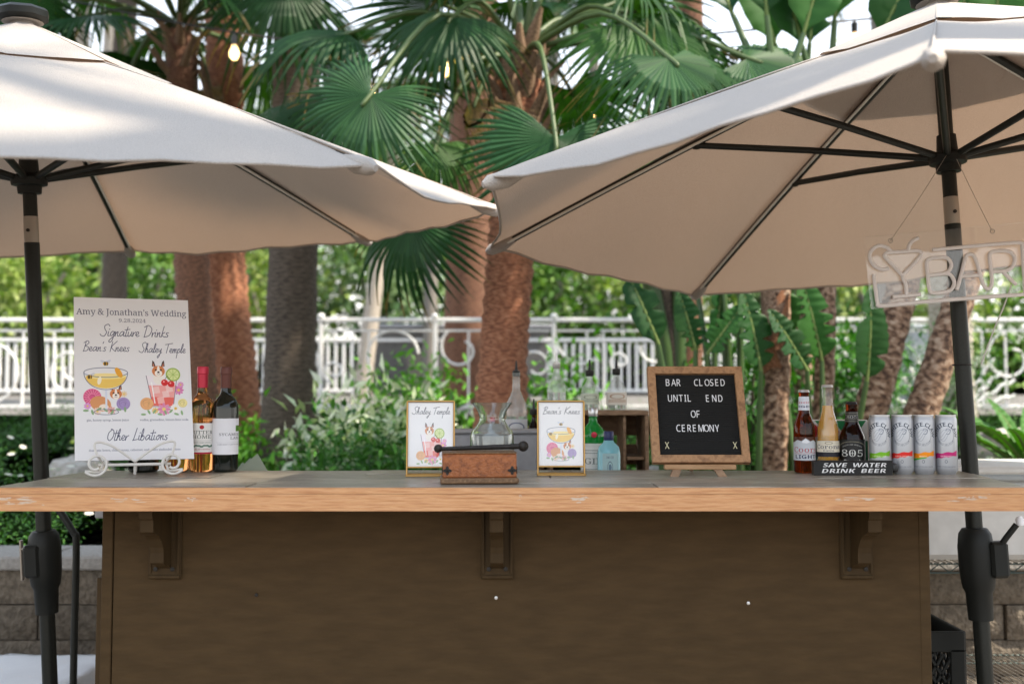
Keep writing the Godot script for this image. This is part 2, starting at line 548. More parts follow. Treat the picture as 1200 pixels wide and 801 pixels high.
func make_materials() -> void:
	# wood
	M.edge_wood = tri(textured(noise_tex(3, .035, [lin(.43, .195, .08), lin(.55, .275, .12), lin(.61, .33, .155), lin(.49, .23, .095)], [0.15, .42, .62, .85], 1024, 6), .55, noise_normal(5, .06, 4.0, 512), .5), Vector3(.22, 3.6, 3.6))
	M.top_wood = []
	for k in 4:
		var d := .8 + .13 * k
		M.top_wood.append(tri(textured(noise_tex(11 + k, .018, [lin(.15 * d, .132 * d, .106 * d), lin(.26 * d, .232 * d, .19 * d), lin(.38 * d, .345 * d, .285 * d), lin(.2 * d, .178 * d, .146 * d)], [0.1, .42, .66, .95], 512, 5), .36, noise_normal(15, .03, 3.0), .4), Vector3(.5, 5, 6)))
	M.panel_wood = tri(textured(noise_tex(21, .02, [lin(.057, .036, .0172), lin(.0635, .040, .019), lin(.071, .0445, .021)], [.2, .5, .82], 1024, 8), .68, noise_normal(25, .09, 2.0, 512), .35), Vector3(.32, 1.3, 1.3))
	M.panel_wood.metallic_specular = .2
	M.trim_wood = tri(textured(noise_tex(27, .02, [lin(.046, .0295, .0145), lin(.068, .044, .0215)], [], 256, 4), .5), Vector3(5, .8, 5))
	M.trim_wood.metallic_specular = .2
	M.frame_wood = tri(textured(noise_tex(31, .02, [lin(.2, .1, .045), lin(.42, .23, .11), lin(.3, .155, .07)], [], 256, 5), .65, noise_normal(32, .05, 3.0), .5), Vector3(6, 6, 6))
	M.pale_wood = tri(textured(noise_tex(35, .02, [lin(.34, .19, .09), lin(.48, .29, .15)], [], 256, 5), .6), Vector3(2, 9, 9))
	M.crate_wood = tri(textured(noise_tex(37, .02, [lin(.2, .12, .07), lin(.4, .26, .16)], [], 256, 5), .7), Vector3(3, 8, 8))
	M.box_leather = tri(textured(noise_tex(41, .03, [lin(.17, .05, .014), lin(.31, .095, .025), lin(.38, .13, .04)], [], 256, 5), .45, noise_normal(43, .08, 4.0), .5), Vector3(7, 7, 7))
	M.box_edge = tri(textured(noise_tex(44, .05, [lin(.1, .05, .02), lin(.2, .11, .05), lin(.5, .36, .22)], [0, .75, 1], 256, 5), .55), Vector3(9, 9, 9))
	M.iron = tri(textured(noise_tex(46, .05, [lin(.02, .018, .016), lin(.05, .043, .038)], [], 128, 4), .5, noise_normal(47, .08, 4.0), .6), Vector3(12, 12, 12))
	M.iron.metallic = 0.6
	M.scuff = mat(lin(.58, .47, .37), .8)
	# umbrella
	M.fabric = tri(textured(noise_tex(51, .45, [lin(.30, .27, .24), lin(.45, .405, .365), lin(.6, .545, .49)], [.2, .5, .8], 512, 3), .92, noise_normal(53, .4, 3.0), .5), Vector3(2.2, 2.2, 2.2))
	M.fabric.backlight_enabled = true
	M.fabric.backlight = Color(0.62, 0.53, 0.46)
	M.bronze = tri(textured(noise_tex(55, .1, [lin(.012, .0135, .011), lin(.02, .022, .018)], [], 128, 3), .45), Vector3(10, 10, 10))
	M.bronze.metallic = .35
	M.rib_edge = mat(lin(.72, .7, .64), .5)
	M.steel = mat(lin(.42, .38, .33), .38, .75)
	M.black_plastic = tri(textured(noise_tex(57, .2, [lin(.010, .011, .010), lin(.018, .02, .018)], [], 128, 3), .5), Vector3(12, 12, 12))
	M.black_plastic.metallic_specular = .35
	# glass and small things
	M.glass = glass(.26, Color(.88, .93, .93))
	M.acrylic = glass(.02, Color(.96, 1, .99), .03)
	M.crystal = liquid(Color(.98, 1, .99)); M.crystal.refraction_scale = .05
	M.water = liquid(Color(.97, .99, 1.0)); M.water.refraction_scale = .033
	M.rose = liquid(Color(.92, .62, .38))
	M.beer = glass(.6, lin(.72, .36, .008), .05)
	M.bottle_clear = glass(.04)
	M.amber = liquid(Color(.55, .2, .035))
	M.dark_amber = liquid(Color(.33, .11, .03))
	M.dark_glass = mat(lin(.006, .009, .006), .06)
	M.green_glass = glass(.88, Color(.05, .55, .22), .08)
	M.blue_glass = glass(.85, Color(.58, .85, .9), .08)
	M.red_foil = mat(lin(.5, .02, .05), .35, .3)
	M.dark_foil = mat(lin(.11, .03, .02), .4, .3)
	M.cap_black = mat(lin(.012, .012, .012), .4)
	M.cap_silver = mat(lin(.6, .6, .6), .3, .8)
	M.white_paint = tri(textured(noise_tex(61, .06, [lin(.7, .69, .66), lin(.82, .81, .79)], [], 128, 4), .45), Vector3(5, 5, 5))
	M.stand_white = mat(lin(.72, .7, .66), .5)
	M.gold = mat(lin(.45, .27, .09), .35, .85)
	M.paper = mat(lin(.78, .78, .77), .85)
	M.felt = tri(textured(noise_tex(63, .4, [lin(.006, .006, .006), lin(.014, .014, .013)], [], 128, 2), .95), Vector3(12, 12, 12))
	M.letter_white = mat(lin(.8, .8, .82), .45)
	M.letter_yellow = mat(lin(.66, .62, .4), .5)
	M.neon_tube = mat(lin(.8, .76, .75), .5)
	M.cord_white = mat(lin(.6, .58, .55), .6)
	M.chain = mat(lin(.4, .37, .33), .35, .7)
	M.cloth_white = tri(textured(noise_tex(65, .15, [lin(.68, .69, .71), lin(.78, .79, .8)], [], 256, 4), .95), Vector3(4, 4, 4))
	M.napkin = mat(lin(.36, .44, .36), .95)
	M.grey_board = tri(textured(noise_tex(67, .05, [lin(.3, .3, .31), lin(.38, .38, .4)], [], 128, 4), .7), Vector3(3, 3, 3))
	M.bin_white = tri(textured(noise_tex(68, .03, [lin(.55, .55, .53), lin(.66, .66, .64)], [], 128, 4), .5), Vector3(3, 3, 3))
	M.bin_grey = mat(lin(.33, .36, .37), .5)
	M.wire_green = mat(lin(.05, .07, .065), .35, .6)
	# ground and stone
	M.stone = []
	for k in 4:
		var q := .8 + .12 * k
		M.stone.append(tri(textured(noise_tex(71 + k, .03, [lin(.07 * q, .056 * q, .04 * q), lin(.125 * q, .102 * q, .076 * q), lin(.18 * q, .15 * q, .115 * q)], [], 256, 5), .9, noise_normal(75, .06, 6.0), .8), Vector3(3, 3, 3), true))
	M.cap_stone = tri(textured(noise_tex(77, .05, [lin(.25, .235, .215), lin(.38, .36, .33)], [], 256, 5), .9, noise_normal(78, .08, 5.0), .6), Vector3(3, 3, 3), true)
	M.rock = tri(textured(noise_tex(81, .02, [lin(.2, .17, .14), lin(.34, .31, .27), lin(.45, .42, .38)], [], 256, 5), .9, noise_normal(83, .04, 6.0), .8), Vector3(2, 2, 2), true)
	M.soil = tri(textured(noise_tex(85, .03, [lin(.05, .036, .024), lin(.11, .08, .055), lin(.16, .125, .09)], [], 512, 5), .95, noise_normal(86, .06, 6.0), .8), Vector3(.7, .7, .7), true)
	M.paving = tri(textured(noise_tex(87, .02, [lin(.15, .13, .11), lin(.23, .2, .17)], [], 512, 5), .85, noise_normal(88, .08, 3.0), .4), Vector3(.6, .6, .6), true)
	M.path = tri(textured(noise_tex(89, .03, [lin(.11, .1, .09), lin(.17, .157, .14)], [], 256, 5), .9), Vector3(.5, .5, .5), true)
	M.dark_wall = tri(textured(noise_tex(91, .03, [lin(.085, .08, .075), lin(.14, .13, .12)], [], 256, 5), .85), Vector3(.8, .8, .8))
	# trunks: u round, v along in metres
	M.trunk_red = bark(101, [lin(.13, .046, .023), lin(.29, .112, .055), lin(.42, .2, .11)])
	M.trunk_dark = bark(104, [lin(.035, .025, .017), lin(.075, .056, .04), lin(.115, .09, .067)])
	M.trunk_brown = bark(107, [lin(.075, .032, .018), lin(.165, .075, .042), lin(.25, .13, .075)])
	M.trunk_grey = bark(110, [lin(.12, .105, .09), lin(.2, .18, .155), lin(.28, .255, .225)])
	M.trunk_pale = bark(113, [lin(.26, .22, .175), lin(.4, .35, .29), lin(.5, .45, .39)])
	M.trunk_stem = bark(116, [lin(.055, .028, .016), lin(.23, .135, .082), lin(.42, .31, .22)])
	M.trunk_stem.uv1_scale = Vector3(.5, 1.7, 1)
	M.sheath = bark(119, [lin(.09, .03, .012), lin(.25, .1, .042), lin(.4, .22, .12)])
	M.fibre = bark(122, [lin(.09, .05, .028), lin(.2, .12, .07), lin(.3, .2, .12)])
	# leaves
	M.leaf = leafy(Color.WHITE, Color(.6, .72, .16), .5)
	M.leaf.metallic_specular = .32
	M.leaf_far = leafy(Color.WHITE, Color(.6, .7, .2), .6)
	M.leaf_far.metallic_specular = .3
	M.petiole = mat(lin(.05, .085, .018), .5)
	M.stalk = mat(lin(.05, .1, .025), .4)
	M.wire = mat(lin(.012, .012, .012), .6)


func bark(sd: int, cols: Array) -> StandardMaterial3D:
	var m := textured(noise_tex(sd, .03, cols, [.2, .5, .8], 512, 7), .9, noise_normal(sd + 1, .1, 4.0, 512, 6), .6)
	m.uv1_scale = Vector3(1.0, 4.4, 1)
	return m


# ------------------------------------------------------------------ setting
func build_ground() -> void:
	var b := MB.new()
	var xs := []
	var zs := []
	for k in 41: xs.append(-120.0 + 6.0 * k)
	var z := 30.0
	for q in [30.0, 10.0, 4.0, 0.0, -1.9, -1.951]: zs.append(q)
	z = -2.6
	while z > -150.0:
		zs.append(z); z -= 0.6 if z > -8.0 else 1.5 if z > -20 else 8.0
	var pts := []
	for zz in zs:
		for xx in xs: pts.append(Vector3(xx, ground_y(xx, zz) - .01, zz))
	# rows run to -z, columns to +x: rows reversed for upward faces
	var rows := zs.size()
	var flip := []
	for r in rows:
		for k in xs.size(): flip.append(pts[(rows - 1 - r) * xs.size() + k])
	b.grid(flip, xs.size())
	for k in b.n.size():
		if b.n[k].y < 0: b.n[k] = -b.n[k]
	structure(part("ground", b.mesh(), M.soil))
	b = MB.new()
	b.box(Vector3(0, -.03, 1.2), Vector3(16, .07, 6.1), .003)
	structure(part("patio", b.mesh(), M.paving))
	b = MB.new()
	pts = []
	for r in 9:
		for k in 9:
			var zz := lerpf(-13.2, -6.5, r / 8.0)
			pts.append(Vector3(lerpf(-22, 22, k / 8.0), ground_y(0, zz) + .02, zz))
	b.grid(pts, 9)
	structure(part("path", b.mesh(), M.path))


func build_retaining_wall() -> void:
	var w := thing("retaining_wall", "low stone block retaining wall with smooth cap behind the bar", "wall", Vector3(0, 0, -1.95))
	var kinds := []
	for k in 5:
		var b := MB.new()
		var s := Vector3(.30 + .03 * (k % 3), .138, .2)
		# block with an uneven split face
		var pts := []
		var nn := FastNoiseLite.new()
		nn.seed = 40 + k; nn.frequency = 9.0
		for r in 5:
			for c in 8:
				var u := c / 7.0
				var q := r / 4.0
				var rim := 1.0 if (r > 0 and r < 4 and c > 0 and c < 7) else 0.0
				pts.append(Vector3((u - .5) * s.x, (q - .5) * s.y, .1 + rim * (.014 + .014 * nn.get_noise_2d(u * .3, q * .14))))
		b.grid(pts, 8)
		b.box(Vector3(0, 0, -.001), Vector3(s.x, s.y, .2), .004)
		kinds.append([b.mesh(), s.x])
	for row in 4:
		var x := -3.6 + .14 * (row % 2)
		var k := row
		while x < 3.6:
			var kd = kinds[(k * 3 + row) % 5]
			var o := part("stone_block", kd[0], M.stone[rng.randi() % 4], w, Vector3(x + kd[1] * .5, .069 + row * .143, rng.randf_range(-.008, .008)))
			o.rotation.y = rng.randf_range(-.012, .012)
			x += kd[1] + .008
			k += 1
	var x2 := -3.7
	while x2 < 3.7:
		var l := rng.randf_range(.42, .56)
		var b := MB.new()
		b.box(Vector3.ZERO, Vector3(l - .008, .055, .33), .008)
		part("cap_stone", b.mesh(), M.cap_stone, w, Vector3(x2 + l * .5, .0285 + .572, -.02 + rng.randf_range(-.006, .006)))
		x2 += l
	# boulders on the slope
	var spots := [[-2.9, -2.6, .2, "left"], [-2.1, -2.75, .16, ""], [-3.3, -3.3, .26, ""], [-2.55, -3.7, .22, ""], [-1.75, -3.2, .15, ""], [-3.9, -4.2, .28, ""], [-2.75, -4.7, .24, ""], [-1.6, -2.5, .12, ""],
		[1.05, -3.1, .17, ""], [.78, -3.3, .22, ""], [2.55, -3.5, .22, ""], [2.95, -3.3, .2, ""], [2.25, -3.0, .15, ""], [3.2, -4.2, .3, ""], [2.0, -3.9, .16, ""], [1.55, -3.4, .14, ""], [-3.6, -2.5, .18, ""], [-2.35, -2.35, .13, ""]]
	var says := ["largest boulder at the wall cap far left of the slope", "grey boulder among ground cover left of the drinks poster", "boulder halfway up the left slope beside the umbrella pole", "round boulder higher on the left slope", "small boulder beside the palm trunks on the left",
		"big boulder high on the left slope near the railing", "pale boulder below the path on the left slope", "small stone just behind the bar's left end",
		"pale boulder seen just left of the letter board", "larger pale boulder half hidden behind the letter board", "white boulder right of the leaning umbrella pole", "white boulder at the right edge of the frame", "small pale boulder beside the right umbrella pole", "large boulder farther back on the right slope", "pale stone behind the seltzer cans", "small stone behind the beer bottles", "boulder lying at the far left above the wall", "little rounded stone on the wall's soil left of the bar"]
	for k in spots.size():
		if k in [1, 7, 17]: continue
		var s = spots[k]
		var b := MB.new()
		rock(b, s[2] * .8, 300 + k)
		var o := part("boulder", b.mesh(), M.rock, null, Vector3(s[0], ground_y(s[0], s[1]) + s[2] * .35, s[1]))
		o.rotation.y = rng.randf() * TAU
		tag(o, says[k], "rock", "boulders on the garden slope")


func rock(b: MB, r: float, sd: int) -> void:
	var nz := FastNoiseLite.new()
	nz.seed = sd; nz.frequency = .9
	var sq := Vector3(1.25, .72, 1.0)
	var rows := 13
	var cols := 21
	var base := b.v.size()
	var pos := []
	for k in rows:
		for c in cols:
			var la := PI * k / (rows - 1) - PI / 2
			var lo := TAU * (c % (cols - 1)) / (cols - 1)
			var d := Vector3(cos(la) * cos(lo), sin(la), cos(la) * sin(lo))
			var q := 1.0 + .32 * nz.get_noise_3dv(d * 1.2) + .12 * nz.get_noise_3dv(d * 3.5)
			# facets
			for f in 4:
				var fd := Vector3(sin(sd * 1.3 + f * 2.1), cos(sd * .7 + f * 1.7) * .6, cos(sd * 2.1 + f * 2.9)).normalized()
				q = minf(q, .82 / maxf(d.dot(fd), .3) if d.dot(fd) > .55 else q)
			pos.append(d * q * r * sq)
	for k in rows:
		for c in cols:
			var cm := (c - 1 + cols - 1) % (cols - 1)
			var cp := (c + 1) % (cols - 1)
			var dx: Vector3 = pos[k * cols + cp] - pos[k * cols + cm]
			var dy: Vector3 = pos[mini(k + 1, rows - 1) * cols + c] - pos[maxi(k - 1, 0) * cols + c]
			var nn := dy.cross(dx)
			if nn.length() < 1e-8: nn = pos[k * cols + c]
			b.vert(pos[k * cols + c], nn.normalized())
	for k in rows - 1:
		for c in cols - 1:
			var q := base + k * cols + c
			b.face(q, q + cols, q + cols + 1); b.face(q, q + cols + 1, q + 1)


func spiral(mid: Vector2, r0: float, r1: float, a0: float, a1: float, steps := 26) -> Array:
	var out := []
	for k in steps + 1:
		var f := float(k) / steps
		var a := lerpf(a0, a1, f)
		out.append(Vector3(mid.x + cos(a) * lerpf(r0, r1, f), mid.y + sin(a) * lerpf(r0, r1, f), 0))
	return out


func build_fences() -> void:
	# white wrought iron railing, 10 m from the camera; panels between posts
	var z := -7.6
	var posts := [-6.2, -4.05, -1.87, -.75, .41, 1.56, 3.02, 4.25, 6.0]
	var says := ["white iron railing panel at the left edge, behind the umbrella pole", "white iron railing panel with rings behind the drinks poster", "white iron railing panel with scrolls right of the dark thick trunk", "white iron railing panel behind the centre palm trunk",
		"white iron railing panel with curls behind the clear bottles", "white iron railing panel behind the paddle leaves and letter board", "white iron railing panel with sunburst rays behind the leaning stems", "white iron railing panel with a curl right of the leaning umbrella pole"]
	for k in posts.size() - 1:
		var x0: float = posts[k]
		var x1: float = posts[k + 1]
		var w := x1 - x0
		var p := thing("iron_railing", says[k], "railing", Vector3(x0, 1.12, z), 0, "white iron railing panels along the path")
		var b := MB.new()
		b.box(Vector3(w * .5, .905, 0), Vector3(w - .002, .04, .05), .008)
		part("top_rail", b.mesh(), M.white_paint, p)
		b = MB.new()
		b.box(Vector3(w * .5, .06, 0), Vector3(w - .002, .03, .03), .004)
		part("bottom_rail", b.mesh(), M.white_paint, p)
		b = MB.new()
		b.box(Vector3(w * .5, .80, 0), Vector3(w - .06, .02, .02), .004)
		part("middle_rail", b.mesh(), M.white_paint, p)
		b = MB.new()
		b.box(Vector3(0, .44, 0), Vector3(.042, .88, .042), .006)
		part("post", b.mesh(), M.white_paint, p)
		b = MB.new()
		b.lathe([Vector2(0, 0), Vector2(.03, 0), Vector2(.036, .012), Vector2(.03, .028), Vector2(.012, .04), Vector2(0, .042)], 12)
		part("post_cap", b.mesh(), M.white_paint, p, Vector3(0, .93, 0))
		var bars := [.28, .42] if w < 1.3 else [.2, .33, .66, .8]
		for q in bars:
			b = MB.new()
			b.box(Vector3(w * q, .44, 0), Vector3(.02, .73, .02), .003)
			part("bar", b.mesh(), M.white_paint, p)
		var sc := []
		match k:
			0: sc = [spiral(Vector2(w * .5, .42), .33, .1, -1.2, 7.0), spiral(Vector2(w * .88, .42), .22, .06, 4.2, -3.5)]
			1: sc = [spiral(Vector2(w * .1, .40), .2, .19, 0, TAU), spiral(Vector2(w * .5, .42), .3, .08, -1.4, 7.2), spiral(Vector2(w * .93, .5), .2, .07, 4.6, -3)]
			2: sc = [spiral(Vector2(w * .63, .55), .25, .25, .1, 3.7), spiral(Vector2(w * .12, .4), .12, .03, 4.6, -3)]
			3: sc = [spiral(Vector2(w * .22, .62), .22, .08, 2.2, 7.4), spiral(Vector2(w * .85, .45), .2, .06, 4.6, -2.5)]
			4: sc = [spiral(Vector2(w * .3, .68), .3, .1, 3.3, 5.9), spiral(Vector2(w * .82, .68), .26, .1, 6.1, 3.4), spiral(Vector2(w * .56, .5), .1, .03, 4, -3)]
			5: sc = [spiral(Vector2(w * .3, .45), .25, .06, -1.2, 6), spiral(Vector2(w * .78, .45), .2, .06, 4.4, -3)]
			6: sc = [spiral(Vector2(w * .18, .5), .11, .06, -2.2, 4.0), spiral(Vector2(w * .2, .62), .24, .22, .4, 2.8)]
			7: sc = [spiral(Vector2(w * .36, .53), .26, .09, 1.9, 7.6)]
		for s in sc:
			b = MB.new()
			b.tube(s, .0125, 8)
			part("scroll", b.mesh(), M.white_paint, p)
		if k >= 6:
			# wavy sunburst rays that spread from the post's foot
			for q in 6:
				var a := lerpf(.28, 1.5, q / 5.0)
				var pts := []
				for e in 15:
					var f := e / 14.0 * (.5 + .06 * (q % 2)) + .05
					var off := sin(e * 1.35) * .014
					var dx := (cos(a) * f - sin(a) * off)
					pts.append(Vector3((w - .12 - dx) if k == 6 else .12 + dx, .02 + sin(a) * f + cos(a) * off, .02))
				b = MB.new()
				b.tube(pts, .016, 7)
				part("wavy_ray", b.mesh(), M.white_paint, p)
	# plain picket railing on the far side of the path
	z = -12.9
	var sp := [[-9.5, -5.6, "white picket railing far left beyond the path"], [-5.2, -2.1, "white picket railing beyond the path between the left trunks"], [.5, 2.4, "white picket railing beyond the clear bottles"], [2.7, 6.6, "white picket railing far right beyond the leaning stems"]]
	var pk := MB.new()
	pk.box(Vector3(0, .4, 0), Vector3(.045, .74, .02), .004)
	var pm := pk.mesh()
	for s in sp:
		var p := thing("picket_railing", s[2], "railing", Vector3(s[0], 1.3, z), 0, "far picket railings")
		var w: float = s[1] - s[0]
		for q in [.06, .82]:
			var b := MB.new()
			b.box(Vector3(w * .5, q, 0), Vector3(w, .05, .04), .006)
			part("rail", b.mesh(), M.white_paint, p)
		var n := int(w / .115)
		for k in n: part("picket", pm, M.white_paint, p, Vector3((k + .5) * w / n, 0, 0))
	# dark low building behind the railing
	var d := thing("low_building", "low dark grey building wall behind the railing left of the centre trunk", "building", Vector3(-.9, 1.3, -15.2))
	var b := MB.new()
	b.box(Vector3(0, .55, 0), Vector3(3.0, 1.1, 1.6), .01)
	part("wall", b.mesh(), M.dark_wall, d)
	b = MB.new()
	b.box(Vector3(0, 1.13, 0), Vector3(3.15, .06, 1.75), .01)
	part("roof", b.mesh(), M.grey_board, d)
	b = MB.new()
	b.box(Vector3(0, .9, .82), Vector3(2.9, .05, .03), .004)
	part("trim_board", b.mesh(), M.white_paint, d)
	var u := thing("utility_cabinet", "grey utility cabinet behind the railing at the right", "cabinet", Vector3(4.75, 1.18, -9.2))
	b = MB.new()
	b.box(Vector3(0, .42, 0), Vector3(.62, .84, .5), .02)
	part("body", b.mesh(), M.bin_grey, u)
	b = MB.new()
	b.box(Vector3(0, .87, 0), Vector3(.68, .06, .56), .015)
	part("lid", b.mesh(), M.bin_grey, u)


# ------------------------------------------------------------------ the bar
func build_bar() -> void:
	var bar := thing("wooden_bar", "brown wooden bar with thick honey coloured edge and weathered grey top", "bar")
	# top planks run along the bar; the right end is cut a little askew
	var depth := .53
	var rows := [[0.0, .105], [.105, .25], [.25, .395], [.395, .53]]
	var joints := [[-.62, .34], [-.15, .79], [-.78, .1], [-.4, .5]]
	for r in rows.size():
		var z0: float = -rows[r][0] - (.0 if r == 0 else .0035)
		var z1: float = -rows[r][1]
		var xs := [-1.198]
		for j in joints[r]: xs.append(j)
		xs.append(9.0)
		for k in xs.size() - 1:
			var xa: float = xs[k] + (.002 if k > 0 else 0.0)
			var xb0: float = xs[k + 1] - .002
			var xb1 := xb0
			if xs[k + 1] > 5:
				xb0 = 1.198 + .14 * -z0; xb1 = 1.198 + .14 * -z1
			var b := MB.new()
			var tp := BAR_Y - .0016 * ((r + k) % 2)
			b.extrude(PackedVector2Array([Vector2(xa, z0), Vector2(xb0, z0), Vector2(xb1, z1 + .001), Vector2(xa, z1 + .001)]), -tp, -tp + .022, Transform3D(Basis(Vector3(1, 0, 0), Vector3(0, 0, 1), Vector3(0, -1, 0)), Vector3.ZERO))
			part("top_plank", b.mesh(), M.top_wood[(r * 2 + k) % 4], bar)
	# front edge: two laminated strips, ends cut back at the bottom
	var b2 := MB.new()
	b2.extrude(PackedVector2Array([Vector2(-1.2, BAR_Y - .016), Vector2(1.201, BAR_Y - .016), Vector2(1.2, BAR_Y - .0025), Vector2(-1.2, BAR_Y - .0025)]), -.012, .0115)
	part("edge_strip", b2.mesh(), M.edge_wood, bar)
	b2 = MB.new()
	b2.extrude(PackedVector2Array([Vector2(-1.190, BAR_Y - .056), Vector2(1.19, BAR_Y - .056), Vector2(1.197, BAR_Y - .0168), Vector2(-1.198, BAR_Y - .0168)]), -.03, .0105)
	part("front_edge", b2.mesh(), M.edge_wood, bar)
	for s in [-1, 1]:
		b2 = MB.new()
		b2.box(Vector3(1.19 * s + (.05 if s > 0 else .0), BAR_Y - .039, -.28), Vector3(.03, .033, .49), .002, Basis(Vector3.UP, -.14 if s > 0 else .0))
		part("end_edge", b2.mesh(), M.edge_wood, bar)
	b2 = MB.new()
	b2.box(Vector3(0, BAR_Y - .038, -.515), Vector3(2.35, .032, .02), .002)
	part("back_edge", b2.mesh(), M.edge_wood, bar)
	# scuffs of pale paint on the front edge
	for q in [[-1.155, 1.045, .05, .006], [-1.13, 1.034, .03, .005], [-.9, 1.041, .035, .004], [-.75, 1.042, .02, .003], [.145, 1.043, .032, .006], [.165, 1.046, .016, .005], [.018, 1.047, .004, .006], [.8, 1.04, .05, .005], [1.04, 1.041, .034, .005], [1.09, 1.046, .026, .004]]:
		b2 = MB.new()
		for e in 9:
			var mx: float = q[0] + rng.randfn() * q[2] * .55
			var my: float = q[1] + rng.randfn() * q[3] * .7
			var hw: float = q[2] * rng.randf_range(.08, .4)
			var hh: float = rng.randf_range(.0005, .0016)
			var pl := PackedVector2Array()
			for k in 10:
				var a := TAU * k / 10
				var rr := rng.randf_range(.55, 1.2)
				pl.append(Vector2(mx + cos(a) * hw * rr, my + sin(a) * hh * rr))
			b2.extrude(pl, .0103, .01065 + .00002 * e)
		part("paint_scuff", b2.mesh(), M.scuff, bar)
	# body: plywood front with end stiles
	b2 = MB.new()
	b2.box(Vector3(.012, .507, -.206), Vector3(2.028, 1.01, .012), .001)
	part("front_panel", b2.mesh(), M.panel_wood, bar)
	for s in [-1, 1]:
		b2 = MB.new()
		b2.box(Vector3(-1.0185 if s < 0 else 1.0375, .507, -.206), Vector3(.027, 1.01, .016), .002)
		part("end_stile", b2.mesh(), M.panel_wood, bar)
		b2 = MB.new()
		b2.box(Vector3(-1.02 if s < 0 else 1.039, .507, -.36), Vector3(.02, 1.01, .29), .002)
		part("side_panel", b2.mesh(), M.panel_wood, bar)
	b2 = MB.new()
	b2.box(Vector3(-1.043, .41, -.245), Vector3(.022, .82, .04), .002)
	part("side_batten", b2.mesh(), M.trim_wood, bar)
	# corbels under the overhang
	for x in [-.871, -.037, .865]:
		var pl := part("corbel_plate", corbel_plate(), M.trim_wood, bar, Vector3(x, 0, -.2))
		part("corbel_bracket", corbel_bracket(), M.trim_wood, pl)
		for s in [-1, 1]:
			var sc := MB.new()
			sc.lathe([Vector2(0, .0), Vector2(.0055, 0), Vector2(.0055, .002), Vector2(.002, .0035), Vector2(0, .0028)], 12)
			var o := part("screw", sc.mesh(), M.iron, pl, Vector3(.021 * s, .848, .0125))
			o.rotation.x = PI / 2
	for q in [[-.642, .782, M.iron], [-.04, .775, M.cap_silver], [.593, .762, M.cap_silver]]:
		var sc := MB.new()
		sc.lathe([Vector2(0, 0), Vector2(.0045, 0), Vector2(.004, .003), Vector2(0, .004)], 12)
		var o := part("screw", sc.mesh(), q[2], bar, Vector3(q[0], q[1], -.1995))
		o.rotation.x = PI / 2


func corbel_plate() -> Mesh:
	var b := MB.new()
	b.box(Vector3(0, .918, .005), Vector3(.082, .192, .01), .003)
	b.box(Vector3(-.035, .922, .0125), Vector3(.007, .17, .005), .002)
	b.box(Vector3(.035, .922, .0125), Vector3(.007, .17, .005), .002)
	b.box(Vector3(0, .829, .0125), Vector3(.078, .008, .005), .002)
	return b.mesh()


func corbel_bracket() -> Mesh:
	# stepped scroll profile in depth (x = out from panel) and height
	var b := MB.new()
	var pr := PackedVector2Array([Vector2(.0101, 1.013), Vector2(.15, 1.013), Vector2(.15, .99), Vector2(.142, .984), Vector2(.142, .957), Vector2(.128, .95), Vector2(.108, .945), Vector2(.085, .93), Vector2(.07, .91), Vector2(.066, .896), Vector2(.066, .872), Vector2(.058, .866), Vector2(.04, .864), Vector2(.025, .856), Vector2(.0101, .85)])
	b.extrude(pr, -.016, .016, Transform3D(Basis(Vector3(0, 0, 1), Vector3(0, 1, 0), Vector3(-1, 0, 0)), Vector3.ZERO))
	return b.mesh()


